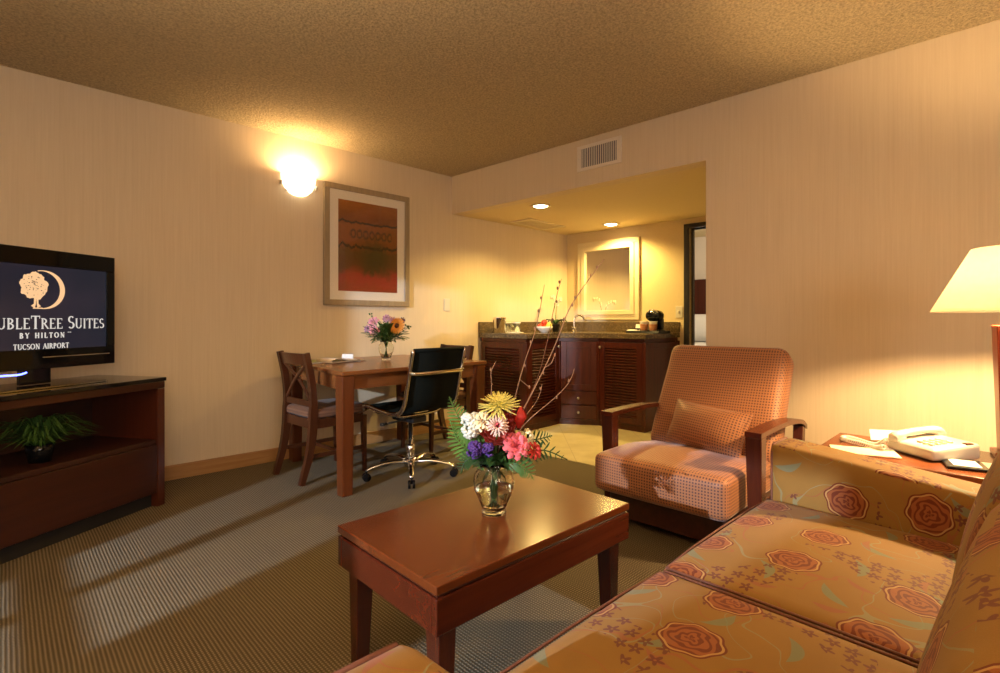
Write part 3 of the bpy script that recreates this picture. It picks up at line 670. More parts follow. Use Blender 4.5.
# ================================================================== BEDROOM BEYOND THE DOOR
t=thing('bed','white made bed with dark red headboard seen through the doorway','bed',W(5.15,.05,.004),G)
b=B(); box(b,-.08,0,-1.1,1.1,.25,1.72,.01); obj('headboard',b,'mahog_z',t)
b=B(); box(b,-2.05,-.085,-1.0,1.0,.0,.32,.02); obj('bed_base',b,'white_wall',t)
b=B(); box(b,-2.05,-.085,-1.0,1.0,.322,.70,.06); obj('mattress',b,'petal_sheet',t)
for i,y in enumerate((-.5,.5)):
    b=B(); pillow(b,.10,.36,.22,.09,(.05,0,0),8); o=obj('bed_pillow',b,'petal_sheet',None,W(5.15,.05,.004)+Nn*(-.26)-Tt*y+Vector((0,0,.925)),(0,R(12),G)); tag(o,('white pillow leaning on the left half of the bed headboard','white pillow leaning on the right half of the bed headboard')[1-i],'pillow','white bed pillows')
lamp('bedroom_light','POINT',W(3.6,1.0,2.1),45,(1,.86,.66),shadow_soft_size=.2)
lamp('hall_light','SPOT',W(1.0,3.5,2.03),30,HALO,(0,0,0),spot_size=R(120),spot_blend=.5,shadow_soft_size=.04)

# ================================================================== CONSOLE + TV
CA=R(32); con=thing('tv_console','dark red wood media console with black top, open shelf and drawer front','console',(.661,3.428,0),CA)
def cl(x,y,z): v=Vector((x,y,z)); v.rotate(Euler((0,0,CA))); return Vector((.661,3.428,0))+v
CW=1.52; CDp=.49
b=B(); box(b,-CW-.003,.006,-.006,CDp+.004,.701,.722,.003); obj('top',b,'black_top',con)
b=B(); box(b,-CW,0,0,CDp,.662,.700,.003); obj('top_rail',b,'console_x',con)
for x in(-CW,-.045): b=B(); box(b,x,x+.045,0,CDp,0,.661,.003); obj('side_panel',b,'chair_side',con)
b=B(); box(b,-CW+.046,-.046,.012,CDp-.02,.352,.376,.002); obj('shelf',b,'console_in',con)
b=B(); box(b,-CW+.046,-.046,CDp-.018,CDp-.002,.08,.661); obj('back_panel',b,'console_in',con)
b=B(); box(b,-CW+.047,-.047,.004,.024,.080,.350,.003); obj('drawer_front',b,'console_x',con)
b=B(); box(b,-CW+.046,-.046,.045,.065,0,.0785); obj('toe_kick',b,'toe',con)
TVA=R(33); u=Vector((math.cos(TVA),math.sin(TVA),0)); TP=Vector((.437,3.54,0))-u*.46
tv=thing('television','flat black television showing a white tree logo and hotel lettering, on the console','television',TP+Vector((0,0,.7225)),TVA)
X0,X1=-.285,.468; TB=.085   # bottom of the set above the console top
b=B(); box(b,X0,X1,.012,.060,TB,TB+.582,.006); 
for q in((X0,X1,TB+.50,TB+.582),(X0,X1,TB,TB+.095),(X0,X0+.045,TB+.095,TB+.50),(X1-.045,X1,TB+.095,TB+.50)): box(b,q[0],q[1],-.004,.012,q[2],q[3],.003)
obj('bezel',b,'gloss_black',tv)
b=B(); box(b,X0+.06,X1-.06,.06,.10,TB+.08,TB+.50,.02); obj('rear_housing',b,'black_plastic',tv)
M['screen']=None
tt=NT('screen_glow'); c=tt.coord(); n=tt.noise(c,3,2); tt.link(tt.mix(tt.sm(n,.35,.65),(.012,.015,.028),(.026,.021,.034)),tt.b.inputs['Emission Color']); tt.b.inputs['Emission Strength'].default_value=.9; M['screen']=tt.fin((.004,.004,.006),.12,0,.5)
M['logo']=emis('logo_glow',(1,.60,.30),.95,(.05,.04,.03)); M['letters']=emis('lettering_glow',(.86,.80,.72),.80,(.05,.05,.05))
b=B(); box(b,X0+.045,X1-.045,.004,.010,TB+.095,TB+.50); scr=obj('screen',b,'screen',tv)
b=B(); box(b,.10,.435,-.0062,-.004,TB+.0545,TB+.0585); obj('trim_strip',b,'steel',tv)
b=B(); box(b,.02,.16,.025,.045,.012,TB+.02,.004); obj('neck',b,'gloss_black',tv)
b=B(); box(b,-.16,.34,-.105,.135,0,.009,.003); obj('stand_base',b,'gloss_black',tv)
b=B(); box(b,-.159,.339,-.109,-.1055,.001,.008,.001); obj('base_trim',b,'chrome',tv)
b=B(); pts=[(-.15,.0,.070),(-.05,-.004,.067),(.0,-.006,.067),(.03,-.004,.074)]; tube(b,pts,.0045,8,smooth=4); M['blue']=emis('blue_light',(.12,.16,1),6,(.1,.1,.3)); obj('status_light',b,'blue',tv)
# lettering: own stroke alphabet with serifs
def strip(bm,pts,ths,z=0):
    n=len(pts); L_,R_=[],[]
    for i,p in enumerate(pts):
        d=(Vector(pts[min(i+1,n-1)])-Vector(pts[max(i-1,0)])); d=d.normalized() if d.length>0 else Vector((1,0)); nn=Vector((-d.y,d.x))*ths[i]/2
        L_.append(Vector(p)+nn); R_.append(Vector(p)-nn)
    for i in range(n-1):
        vs=[bm.verts.new((q.x,z,q.y)) for q in(L_[i],R_[i],R_[i+1],L_[i+1])]; bm.faces.new(vs)
TK,TN=.17,.085
def arc(cx,cy,rx,ry,a0,a1,n=14):
    pts=[];th=[]
    for i in range(n+1):
        a=R(a0+(a1-a0)*i/n); pts.append((cx+rx*math.cos(a),cy+ry*math.sin(a))); th.append(TN+(TK-TN)*abs(math.cos(a))**1.3)
    return pts,th
def ln(x0,y0,x1,y1,t): return [(x0,y0),(x1,y1)],[t,t]
def sf(x,y,hw=.13): 
    y=y+(.03 if y<.5 else -.03); return ln(x-hw,y,x+hw,y,.06)
def st(x,y0=0,y1=1,t=None,s=(1,1)):
    o=[ln(x,y0,x,y1,t or TK)]
    if s[0]: o.append(sf(x,y0))
    if s[1]: o.append(sf(x,y1))
    return o
GL=dict(
 D=(.80,st(.17)+[arc(.2,.5,.5,.46,-90,90)]), O=(.95,[arc(.46,.5,.38,.46,0,360,22)]),
 U=(.86,[ln(.17,.3,.17,1,TK),ln(.68,.3,.68,1,TN),sf(.17,1),sf(.68,1),arc(.425,.33,.255,.29,180,360)]),
 B=(.74,st(.17)+[arc(.2,.74,.32,.22,-90,90),arc(.2,.27,.38,.24,-90,90)]), L=(.66,st(.17)+[ln(.17,.04,.60,.04,TN),ln(.60,.0,.60,.22,.06)]),
 E=(.70,st(.17)+[ln(.17,.96,.58,.96,TN),ln(.17,.52,.50,.52,TN),ln(.17,.04,.62,.04,TN),ln(.59,.8,.59,1,.06),ln(.62,0,.62,.22,.06)]),
 T=(.76,st(.38,0,1,None,(1,0))+[ln(.04,.96,.72,.96,TN),ln(.05,.78,.05,1,.06),ln(.71,.78,.71,1,.06)]),
 R=(.80,st(.17)+[arc(.2,.73,.34,.23,-90,90),ln(.36,.5,.72,.02,TK*.9),sf(.72,0,.08)]),
 S=(.60,[arc(.30,.73,.20,.23,35,270),arc(.30,.27,.22,.23,-145,90)]), I=(.36,st(.18)),
 Y=(.80,[ln(.10,.98,.40,.48,TK),ln(.70,.98,.40,.48,TN),ln(.40,0,.40,.5,TK),sf(.1,1,.1),sf(.7,1,.1),sf(.4,0)]),
 H=(.88,st(.17)+st(.70)+[ln(.17,.5,.70,.5,TN)]), N=(.90,[ln(.17,0,.17,1,TN),ln(.15,.98,.72,.02,TK),ln(.73,0,.73,1,TN),sf(.17,0),sf(.12,1,.1),sf(.73,1)]),
 C=(.80,[arc(.46,.5,.38,.46,45,315,18)]), A=(.84,[ln(.10,0,.42,1,TN),ln(.42,1,.74,0,TK),ln(.2,.33,.62,.33,.06),sf(.10,0,.1),sf(.74,0,.1)]),
 P=(.70,st(.17)+[arc(.2,.72,.34,.24,-90,90)]))
GL[' ']=(.45,[])
def text(bm,runs,cx,z0,width,bold=1.0,gap=.04,y=0):
    """runs: list of (string, cap height); scaled horizontally to fill width"""
    tot=sum(GL[ch][0]*h+gap*h for s_,h in runs for ch in s_); k=width/tot; x=cx-width/2
    for s_,h in runs:
        for ch in s_:
            wv,sts=GL[ch]
            for pts,th in sts: strip(bm,[(x+px*h*k,z0+pz*h) for px,pz in pts],[t_*h*bold*(k*.5+.5) for t_ in th],y)
            x+=(wv*h+gap*h)*k
Bg,Sm=.064,.052
def line(runs,*a,tm=False):
    b=B(); text(b,runs,*a)
    if tm: strip(b,[(.222,TB+.176),(.230,TB+.176)],[.003,.003]); strip(b,[(.232,TB+.176),(.240,TB+.176)],[.003,.003])
    bmesh.ops.translate(b,verts=b.verts,vec=(0,.0032,0)); obj('screen_lettering',b,'letters',scr)
line([('D',Bg),('OUBLE',Sm),('T',Bg),('REE ',Sm),('S',Bg),('UITES',Sm)],.1185,TB+.194,.591,.9)
line([('BY HILTON',.026)],.110,TB+.150,.208,1.5,.30,tm=True)
line([('TUCSON AIRPORT',.026)],.105,TB+.097,.250,1.25,.06)
# logo: tree beside a large crescent D
b=B(); cx,cz=.105,TB+.385; pts=[];th=[]
for i in range(27):
    a=R(104-208*i/26); pts.append((cx+.0+.092*math.cos(a)+.0,cz+.092*math.sin(a))); th.append(.004+.020*max(0,math.cos(a))**1.2)
strip(b,pts,th,0); strip(b,[(.062,TB+.2945),(.105,TB+.2945)],[.006,.006])
strip(b,[(.062,TB+.30),(.071,TB+.315),(.072,TB+.345)],[.02,.009,.010]); strip(b,[(.090,TB+.30),(.083,TB+.315),(.082,TB+.345)],[.018,.008,.010])
rr=random.Random(3); n=60; ce=b.verts.new((.068,0,TB+.402)); ring=[]
for i in range(n):
    a=2*PI*i/n; r0=1+.05*math.sin(9*a)+.04*math.sin(5*a+1)+rr.uniform(-.05,.05)
    ring.append(b.verts.new((.068+r0*math.cos(a)*.060,0,TB+.402+r0*math.sin(a)*.064)))
for i in range(n): b.faces.new((ce,ring[i],ring[(i+1)%n]))
bmesh.ops.translate(b,verts=b.verts,vec=(0,.0030,0)); obj('screen_logo',b,'logo',scr)
b=B()
for i in range(60):
    a=rr.uniform(0,2*PI); q=rr.uniform(.005,.054); x,z=.068+q*math.cos(a),TB+.402+q*math.sin(a); s_=rr.uniform(.0012,.0028); strip(b,[(x-s_,z),(x+s_,z+s_*.5)],[s_,s_*1.4])
bmesh.ops.translate(b,verts=b.verts,vec=(0,.0024,0)); obj('logo_flecks',b,'screen',scr)
# grassy plant in the console
t=thing('grass_plant','low grassy green plant in a dark pot on the open shelf of the console','plant',cl(-.545,.14,.377))
b=B(); lathe(b,[(0,0),(.042,0),(.052,.05),(.056,.085),(.050,.086),(.045,.07),(0,.068)],20); obj('pot',b,'gloss_black',t,smooth=True)
b=B(); rr=random.Random(5)
for i in range(210):
    a=rr.uniform(0,2*PI); ln_=rr.uniform(.06,.25); up=rr.uniform(.02,.13); ca,sa=math.cos(a)*ln_,math.sin(a)*ln_*.62
    blade(b,[(ca*.08,sa*.08,.07),(ca*.5,sa*.5,.085+up),(ca,sa,.075+up*.6)],.0095,4)
obj('foliage',b,'leaf',t)

# ================================================================== DINING GROUP
DT=.742
t=thing('dining_table','rectangular honey brown wooden dining table against the long wall','table',(1.99,3.358,0),R(2))
b=B(); prism(b,[(-.585,-.535),(.60,-.535),(.60,.515),(-.455,.515)],DT-.026,DT,.006); obj('tabletop',b,'table_x',t)
b=B()
for y,xl in((-.49,-.50),(.46,-.37)): box(b,xl,.50,y,y+.02,DT-.115,DT-.027)
bar(b,(-.548,-.44,DT-.071),(-.425,.43,DT-.071),.02,.088)
for x in(.54,): box(b,x,x+.02,-.44,.42,DT-.115,DT-.027)
obj('apron',b,'table_x',t)
for x in(-.540,.545):
    for y in(-.485,.47):
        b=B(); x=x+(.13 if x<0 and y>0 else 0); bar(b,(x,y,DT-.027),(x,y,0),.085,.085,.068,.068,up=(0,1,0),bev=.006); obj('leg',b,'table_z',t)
def dining_chair(loc,rz,label):
    t=thing('dining_chair',label,'chair',loc,rz,'wooden cross back dining chairs')
    hw=.176
    for s in(-1,1):
        b=B(); pts=[(-.245,0),(-.185,.22),(-.165,.45),(-.175,.64),(-.215,.835)]
        P_=catmull([(x,s*(hw+.004) ,z) for x,z in pts],5)
        prev=None
        for i,p in enumerate(P_):
            d=(P_[min(i+1,len(P_)-1)]-P_[max(i-1,0)]).normalized(); nx=Vector((d.z,0,-d.x))
            k=i/(len(P_)-1); wd=.024-.006*k if k>.5 else .016+.010*math.sin(PI*k); 
            row=[b.verts.new(p+nx*a*wd+Vector((0,c*.0165,0))) for a,c in((-1,-1),(1,-1),(1,1),(-1,1))]
            if prev:
                for j in range(4): b.faces.new((prev[j],prev[(j+1)%4],row[(j+1)%4],row[j]))
            else: b.faces.new(row)
            prev=row
        b.faces.new(list(reversed(prev))); obj('rear_leg',b,'chair_wood',t)
        b=B(); bar(b,(.205,s*(hw+.006),.39),(.212,s*(hw+.010),0),.036,.036,.024,.024,up=(0,1,0),bev=.003); obj('front_leg',b,'chair_wood',t)
    b=B()   # seat frame
    for s in(-1,1): box(b,-.148,.186,s*(hw+.004)-.010,s*(hw+.004)+.010,.345,.405,.002)
    box(b,.196,.216,-hw+.014,hw-.014,.345,.405,.002); box(b,-.178,-.158,-hw+.014,hw-.014,.345,.405,.002); obj('seat_rail',b,'chair_wood',t)
    b=B(); pillow(b,.205,.205,.030,.024,(0,0,.014),10,shape=lambda q,c:Vector((q.x,q.y*(1-.06*(1-c[0])/2),q.z))); bmesh.ops.translate(b,verts=b.verts,vec=(.028,0,.437)); obj('seat_cushion',b,'seat_fab',t)
    b=B(); pts=[(-.205,-hw+.012,.795),(-.225,0,.795),(-.205,hw-.012,.795)]; P_=catmull(pts,6); prev=None
    for p in P_:
        row=[b.verts.new(p+Vector((dx-(dz)*.24,0,dz))) for dx,dz in((-.010,-.038),(.010,-.038),(.010,.036),(-.010,.036))]
        if prev:
            for j in range(4): b.faces.new((prev[j],prev[(j+1)%4],row[(j+1)%4],row[j]))
        else: b.faces.new(row)
        prev=row
    b.faces.new(list(reversed(prev))); obj('top_rail',b,'chair_wood',t)
    b=B(); bar(b,(-.172,-hw+.015,.505),(-.172,hw-.015,.505),.018,.04,bev=.003); obj('lower_rail',b,'chair_wood',t)
    for s in(-1,1):
        b=B(); tube(b,[(-.174,s*(hw-.015),.525),(-.183-.006*s,s*.02,.65),(-.200,-s*(hw-.018),.765)],.016,6,smooth=5,flat=.5,up=(1,0,0)); obj('cross_slat',b,'chair_wood',t)
    for s in(-1,1): b=B(); bar(b,(-.165,s*(hw+.004),.17),(.195,s*(hw+.007),.17),.014,.026,bev=.002); obj('stretcher',b,'chair_wood',t)
    b=B(); bar(b,(.02,-hw+.002,.17),(.02,hw-.002,.17),.014,.024,bev=.002); obj('stretcher',b,'chair_wood',t)
    return t
dining_chair((1.585,3.405,0),R(4),'dark wooden cross back dining chair at the left end of the dining table')
dining_chair((2.58,3.42,0),R(182),'dark wooden cross back dining chair at the right end of the dining table, mostly hidden')
# office chair (faces the table, +y)
t=thing('office_chair','black mesh office chair with chrome frame and five star wheeled base','office chair',(1.985,2.93,0),R(4))
prof=[(-.29,.855),(-.292,.84),(-.270,.75),(-.240,.62),(-.213,.52),(-.165,.462),(-.08,.447),(.06,.455),(.18,.470),(.225,.462),(.24,.44)]
cp=catmull([(0,y,z) for y,z in prof],4)
def sling(i0,i1,name,hw=.205):
    b=B(); prev=None
    for i in range(i0,i1+1):
        p=cp[i]; d=(cp[min(i+1,len(cp)-1)]-cp[max(i-1,0)]).normalized(); n_=Vector((0,-d.z,d.y)); 
        row=[b.verts.new(p+Vector((x,0,0))+n_*k) for x,k in((-hw,.006),(hw,.006),(hw,-.006),(-hw,-.006))]
        if prev:
            for j in range(4): b.faces.new((prev[j],prev[(j+1)%4],row[(j+1)%4],row[j])).smooth=True
        else: b.faces.new(row)
        prev=row
    b.faces.new(list(reversed(prev))); return obj(name,b,'black_mesh',t)
m_=len(cp)-1; k_=5*4
sling(0,k_,'backrest'); sling(k_,m_,'seat')
for s in(-1,1):
    b=B(); tube(b,[tuple(p+Vector((s*.216,0,0))) for p in cp],.0105,8,flat=1.5); obj('side_frame',b,'chrome',t)
b=B(); tube(b,[(-.205,-.297,.858),(.205,-.297,.858)],.013,10); obj('top_roll',b,'black_mesh',t)
for y,z in((-.280,.72),):
    b=B(); tube(b,[(-.216,y+.012,z),(-.17,y-.022,z-.004),(.17,y-.022,z-.004),(.216,y+.012,z)],.011,8,smooth=4,flat=1.2); obj('crossbar',b,'chrome',t)
for y in(-.08,.12): b=B(); tube(b,[(-.216,y,.447),(-.12,y,.420),(.12,y,.420),(.216,y,.447)],.011,8,smooth=4); obj('seat_bar',b,'chrome',t)
b=B(); box(b,-.06,.06,-.10,.13,.365,.408,.01); tube(b,[(-.06,-.03,.385),(-.22,-.03,.38)],.006,8); tube(b,[(-.22,-.03,.38),(-.26,-.03,.38)],.010,8); obj('tilt_mechanism',b,'black_plastic',t)
b=B(); lathe(b,[(0,.09),(.030,.09),(.030,.20),(.026,.205),(.016,.21),(.016,.365),(0,.365)],20); obj('gas_column',b,'chrome',t)
b=B(); lathe(b,[(0,.062),(.042,.064),(.045,.10),(.034,.118),(.031,.119)],20); obj('hub',b,'alu',t)
for i in range(5):
    a=R(-127+72*i); ca,sa=math.cos(a),math.sin(a)
    b=B(); tube(b,[(ca*.04,sa*.04,.095),(ca*.15,sa*.15,.102),(ca*.26,sa*.26,.085),(ca*.30,sa*.30,.066)],[.026,.022,.017,.014],8,smooth=4,flat=.6); arm=obj('base_arm',b,'alu',t)
    b=B(); 
    for s in(-1,1):
        c=Vector((ca*.30,sa*.30,.027))+Vector((-sa,ca,0))*s*.014; d=Vector((-sa,ca,0))*.008
        tube(b,[c-d,c+d],.0265,14)
    tube(b,[(ca*.30,sa*.30,.03),(ca*.30,sa*.30,.066)],.006,8); obj('caster',b,'gloss_black',arm)
# things on the dining table
def onT(x,y,dz=0): v=Vector((x,y,0)); v.rotate(Euler((0,0,R(2)))); return Vector((1.99,3.358,DT+.0008+dz))+v
M['green_cover']=simple('green_magazine_cover',(.32,.36,.06),.4,var=.35,sc=12)
t=thing('magazine','flat green covered magazine at the left end of the dining table','magazine',onT(-.36,.27),R(8))
b=B(); box(b,-.14,.14,-.11,.11,0,.006); obj('pages',b,'white_paper',t)
b=B(); box(b,-.141,.141,-.111,.111,.006,.0075); obj('cover',b,'green_cover',t)
t=thing('brochure','open cream brochure with curled page beside the green magazine','brochure',onT(-.20,.17),R(14))
for nm,pts in(('page',[(-.16,.002),(-.15,.022),(-.08,.030),(.0,.012),(.10,.014),(.16,.003)]),('page',[(-.155,.0015),(.0,.004),(.155,.0015)])):
    b=B(); P_=catmull([(x,0,z) for x,z in pts],4); prev=None
    for p in P_:
        row=[b.verts.new(p+Vector((0,y,0))) for y in(-.085,.085)]
        if prev: b.faces.new((prev[0],prev[1],row[1],row[0])).smooth=True
        prev=row
    o=obj(nm,b,'cream_paper',t); md=o.modifiers.new('thickness','SOLIDIFY'); md.thickness=.0012; md.offset=1
t=thing('tent_card','small white folded tent card standing on the dining table','card',onT(-.10,.26),R(-40))
t.scale=(.75,.75,.75)
b=B(); 
for s in(-1,1): 
    vs=[b.verts.new(q) for q in((-.055,s*.028,0),(.055,s*.028,0),(.055,0,.062),(-.055,0,.062))]; b.faces.new(vs)
o=obj('card',b,'white_paper',t); md=o.modifiers.new('thickness','SOLIDIFY'); md.thickness=.001
b=B(); box(b,-.055,.055,-.10,-.034,0,.001); o=obj('note_card',b,'white_paper',None,onT(-.065,.21),(0,0,R(-40))); tag(o,'white card lying flat in front of the small tent card','card')

# ================================================================== FLOWERS
def vase_profile(s=1,h=.155):
    outer=[(0,0),(.038,0),(.040,.004),(.037,.014),(.047,.040),(.062,.075),(.0675,.105),(.062,.130),(.048,.146),(.046,.152),(.055,.168)]
    inner=[(.0525,.168),(.0435,.152),(.0455,.146),(.059,.129),(.0645,.105),(.059,.076),(.044,.042),(.033,.018),(0,.014)]
    return [(r*s,z*s) for r,z in outer+inner]
def mum(bm,c,r,nrm,nl=5,n=20,tilt=0):
    """spiky chrysanthemum: curved narrow petals in layers"""
    nrm=Vector(nrm).normalized(); s=nrm.orthogonal().normalized(); u_=nrm.cross(s); rr=random.Random(int(r*1e5))
    for l in range(nl):
        el=R(5+l*17); rad=r*(1-.11*l)
        for i in range(n-l*2):
            a=2*PI*(i+.5*l)/(n-l*2)+rr.uniform(-.1,.1); d=s*math.cos(a)+u_*math.sin(a); e=el+rr.uniform(-.12,.12); rd=rad*rr.uniform(.85,1.08)
            p1=c+d*rd*.5*math.cos(e)+nrm*rd*.5*math.sin(e)*1.1; p2=c+d*rd*math.cos(e)+nrm*rd*math.sin(e)*.85
            tube(bm,[c,p1,p2],[.0030,.0052,.0018],4,smooth=2,flat=.6)
def ruffle(bm,c,r,nrm,layers=6,seed=1):
    """carnation or rose head of ruffled cupped petals"""
    rr=random.Random(seed); nrm=Vector(nrm).normalized(); s=nrm.orthogonal().normalized(); u_=nrm.cross(s)
    for l in range(layers):
        k=l/(layers-1); n=max(3,int(9-5*k)); open_=R(80-70*k)
        for i in range(n):
            a0=2*PI*i/n+l*.7; wd=2*PI/n*.72; L_=r*(1.0-.35*k)
            grid=[]
            for iu in range(5):
                f=iu/4; row=[]
                for iv in range(5):
                    v=iv/2-1; a=a0+v*wd*.5*(.35+.65*f); th=open_*(.25+.75*f)
                    d=(s*math.cos(a)+u_*math.sin(a))*math.sin(th)+nrm*math.cos(th)
                    q=c+d*L_*f*(1-.12*v*v)
                    if f>.9: q+=Vector((rr.uniform(-1,1),rr.uniform(-1,1),rr.uniform(-1,1)))*r*.055
                    row.append(bm.verts.new(q))
                grid.append(row)
            for x in range(4):
                for y in range(4): bm.faces.new((grid[x][y],grid[x+1][y],grid[x+1][y+1],grid[x][y+1])).smooth=True
def fern(bm,pts,wd,n=16,seed=1,spread=(1,0,0)):
    P_=catmull(pts,max(2,n//(len(pts)-1))); tube(bm,P_,[.0022]*len(P_),5); N=len(P_)
    for i in range(1,N-1):
        d=(P_[i+1]-P_[i-1]).normalized(); sd=d.cross(Vector(spread)).normalized(); k=i/(N-1); L_=wd*math.sin(PI*min(1,.12+.88*k))**.7*(1.1-.5*k)
        for s in(-1,1):
            tip=P_[i]+sd*s*L_+d*L_*.55; mid=(P_[i]+tip)*.5+d*L_*.05
            blade(bm,[P_[i],mid,tip],L_*.21,3,.1,up=spread)
def stem_of(bm,p,q,r=.0028): 
    p=Vector(p);q=Vector(q); tube(bm,[p,(p*.5+q*.5)+Vector((0,0,.015)),q],r,6,smooth=3)
GRP='flowers in the glass vase on the coffee table'
VB=Vector((1.14,1.21,.4205)); RT=Vector((math.sin(AZ),-math.cos(AZ),0)); FW=Vector((math.cos(AZ),math.sin(AZ),0))
def vb(r,z,f=0): return VB+RT*r+FW*f+Vector((0,0,z))
t=thing('flower_vase','clear curved glass vase holding the big bouquet on the coffee table','vase',VB)
b=B(); lathe(b,vase_profile(1.0),36); obj('glass_body',b,'glass',t,smooth=True)
b=B(); lathe(b,[(0,.0145),(.0325,.0185),(.0435,.042),(.0580,.075),(.0605,.085),(0,.085)],32); obj('water',b,'water',t,smooth=True)
def fl(name,label,build,mat,pos,cat='flower',extra=None,base=(0,.03,0),thick=None):
    t=thing(name,label,cat,VB+Vector((0,0,.02)),0,GRP); o0=t.location
    P=vb(*pos)-o0; b=B(); build(b,P); obj('bloom',b,mat,t)
    b=B(); q=vb(base[0],base[1],base[2])-o0; neck=vb(pos[0]*.12,.150,pos[2]*.12)-o0; back=(P-neck)*.9+neck
    tube(b,[q,neck*.5+q*.5,neck,back],.0026,6,smooth=3); obj('stem',b,'stem',t)
    if extra: extra(t,P)
    return t
toward=(-FW+Vector((0,0,.45)))
fl('chrysanthemum','large spiky yellow chrysanthemum at the top of the coffee table bouquet',lambda b,p:mum(b,p,.072,Vector((0,0,1))-FW*.45-RT*.05,7,30),'petal_yellow',(.015,.345,-.01),base=(-.01,.02,.01))
def protea(b,p):
    nrm=(toward).normalized(); s=nrm.orthogonal().normalized(); u_=nrm.cross(s)
    for l,(n,r0,h) in enumerate(((13,.060,.035),(13,.055,.055),(12,.046,.066))):
        for i in range(n):
            a=2*PI*(i+.5*l)/n; d=s*math.cos(a)+u_*math.sin(a)
            blade(b,[p-nrm*.05,p-nrm*.02+d*r0*.85,p+nrm*(h-.03)+d*r0],.030,5,-.25,up=d)
def protea_core(t,p):
    b=B(); nrm=toward.normalized(); s=nrm.orthogonal().normalized(); u_=nrm.cross(s); rr=random.Random(2)
    for l,(n,r0,h0) in enumerate(((20,.036,.012),(16,.030,.020),(12,.022,.028))):
        for i in range(n):
            a=2*PI*(i+.4*l)/n+rr.uniform(-.08,.08); d=(s*math.cos(a)+u_*math.sin(a)); tube(b,[p+nrm*(h0-.012)+d*.008,p+nrm*(h0+.012)+d*r0*.6,p+nrm*(h0+.022)+d*r0],[.0022,.0042,.0016],4,smooth=2)
    obj('pale_bracts',b,'petal_blush',t)
    b=B()
    for i in range(24):
        a=rr.uniform(0,2*PI); q=.013*math.sqrt(rr.random()); d=(s*math.cos(a)+u_*math.sin(a))*q; tube(b,[p+d,p+nrm*.036+d*1.2],[.0022,.0016],4)
    obj('centre',b,'petal_pink',t)
fl('protea','big coral red protea with pale centre in the middle of the bouquet',protea,'petal_coral',(.012,.283,-.035),extra=protea_core)
fl('carnation','large pink ruffled carnation low on the right of the bouquet',lambda b,p:ruffle(b,p,.046,toward-RT*-.3,7,3),'petal_pink',(.068,.225,-.045))
fl('tulip','orange red tulip behind the protea at the right of the bouquet',lambda b,p:[blade(b,[p+Vector((0,0,-.04)),p+Vector((math.cos(k*2.1)*.028,math.sin(k*2.1)*.028,.0)),p+Vector((math.cos(k*2.1)*.012,math.sin(k*2.1)*.012,.035))],.036,5,-.3,up=(math.cos(k*2.1),math.sin(k*2.1),.1)) for k in range(6)],'petal_red',(.082,.310,.01))
fl('alstroemeria','dark red flower at the lower right edge of the bouquet',lambda b,p:ruffle(b,p,.030,toward+RT*.6,4,8),'petal_red',(.125,.205,-.02))
def cluster(c,n,r,R_,seed):
    def f(b,p):
        rr=random.Random(seed)
        for i in range(n):
            v=Vector((rr.uniform(-1,1),rr.uniform(-1,1),rr.uniform(-1,1))); v=v.normalized()*R_*rr.uniform(.6,1)*Vector((1,1,1.1)).length/1.79; q=p+Vector((v.x,v.y,v.z*1.35))
            for k in range(5):
                a=k*2*PI/5+i; s=v.normalized().orthogonal().normalized(); u_=v.normalized().cross(s); sphere(b,q+(s*math.cos(a)+u_*math.sin(a))*r*.6,r*.55,(1,1,.8),6,4)
    return f
fl('stock_flower','tall cluster of white stock blossoms at the left of the bouquet',cluster(0,30,.014,.034,4),'petal_white',(-.072,.285,-.01))
fl('small_white_blossoms','cream and white blossoms above the dark red flower at the right of the bouquet',cluster(0,14,.009,.020,5),'petal_cream',(.110,.245,.0))
fl('cream_rose','small cream rose between the white stock and the protea',lambda b,p:ruffle(b,p,.034,toward-RT*.4,5,6),'petal_cream',(-.035,.300,-.03))
fl('statice','purple statice sprig at the lower left of the bouquet',cluster(0,22,.010,.024,9),'petal_purple',(-.062,.218,-.035))
fl('statice','purple statice sprig tucked below the protea',cluster(0,12,.009,.018,10),'petal_purple',(-.018,.222,-.06))
def branch(label,pts,r0,r1,mat='bark',buds=(),twigs=()):
    t=thing('bare_branch',label,'branch',VB+Vector((0,0,.022)),0,'bare budding branches in the bouquet'); o0=t.location
    P_=[vb(*p)-o0 for p in pts]; n=len(P_); r0*=.62; r1*=.62; rs=[r0+(r1-r0)*i/(n-1) for i in range(n)]
    b=B(); tube(b,P_,rs,7,smooth=4); cs=catmull(P_,4)
    for f in buds:
        p=cs[min(len(cs)-1,int(f*len(cs)))]; s=random.choice((-1,1)); sphere(b,p+RT*s*.004,.0032,(1,1,1.9),7,5)
    for tw in twigs: 
        q=[vb(*p)-o0 for p in tw]; tube(b,q,[r1*1.2]*len(q),6,smooth=3); sphere(b,q[-1],.0034,(1,1,1.8),7,5)
    obj('twig',b,mat,t)
K=.00322
def q(x,y,f=0): return ((x-494)*K,(513-y)*K,f)
branch('longest bare branch, reaching up to the right past the mirror',[(-.01,.025,.01),(.02,.16,0),q(519,420,.02),q(532,395.5,.03),q(555,350,.05),q(571,310,.06),q(582,292,.06),q(596,273,.07),q(609,256,.07)],.0042,.0022,'bark_pale',(.45,.58,.66,.72,.86,.93),[[q(545,369,.04),q(552,364,.03),q(556,355,.03)]])
branch('thin upright branch left of the longest one',[(.0,.025,.0),(.005,.16,.0),q(512,410,.02),q(524,366,.03),q(535,335,.04),q(541,310,.05),q(546,283,.05)],.0032,.0015,'bark_pale',(.5,.62,.7,.8,.9),[[q(520,380,.03),q(526,385,.03),q(530,388,.03)]])
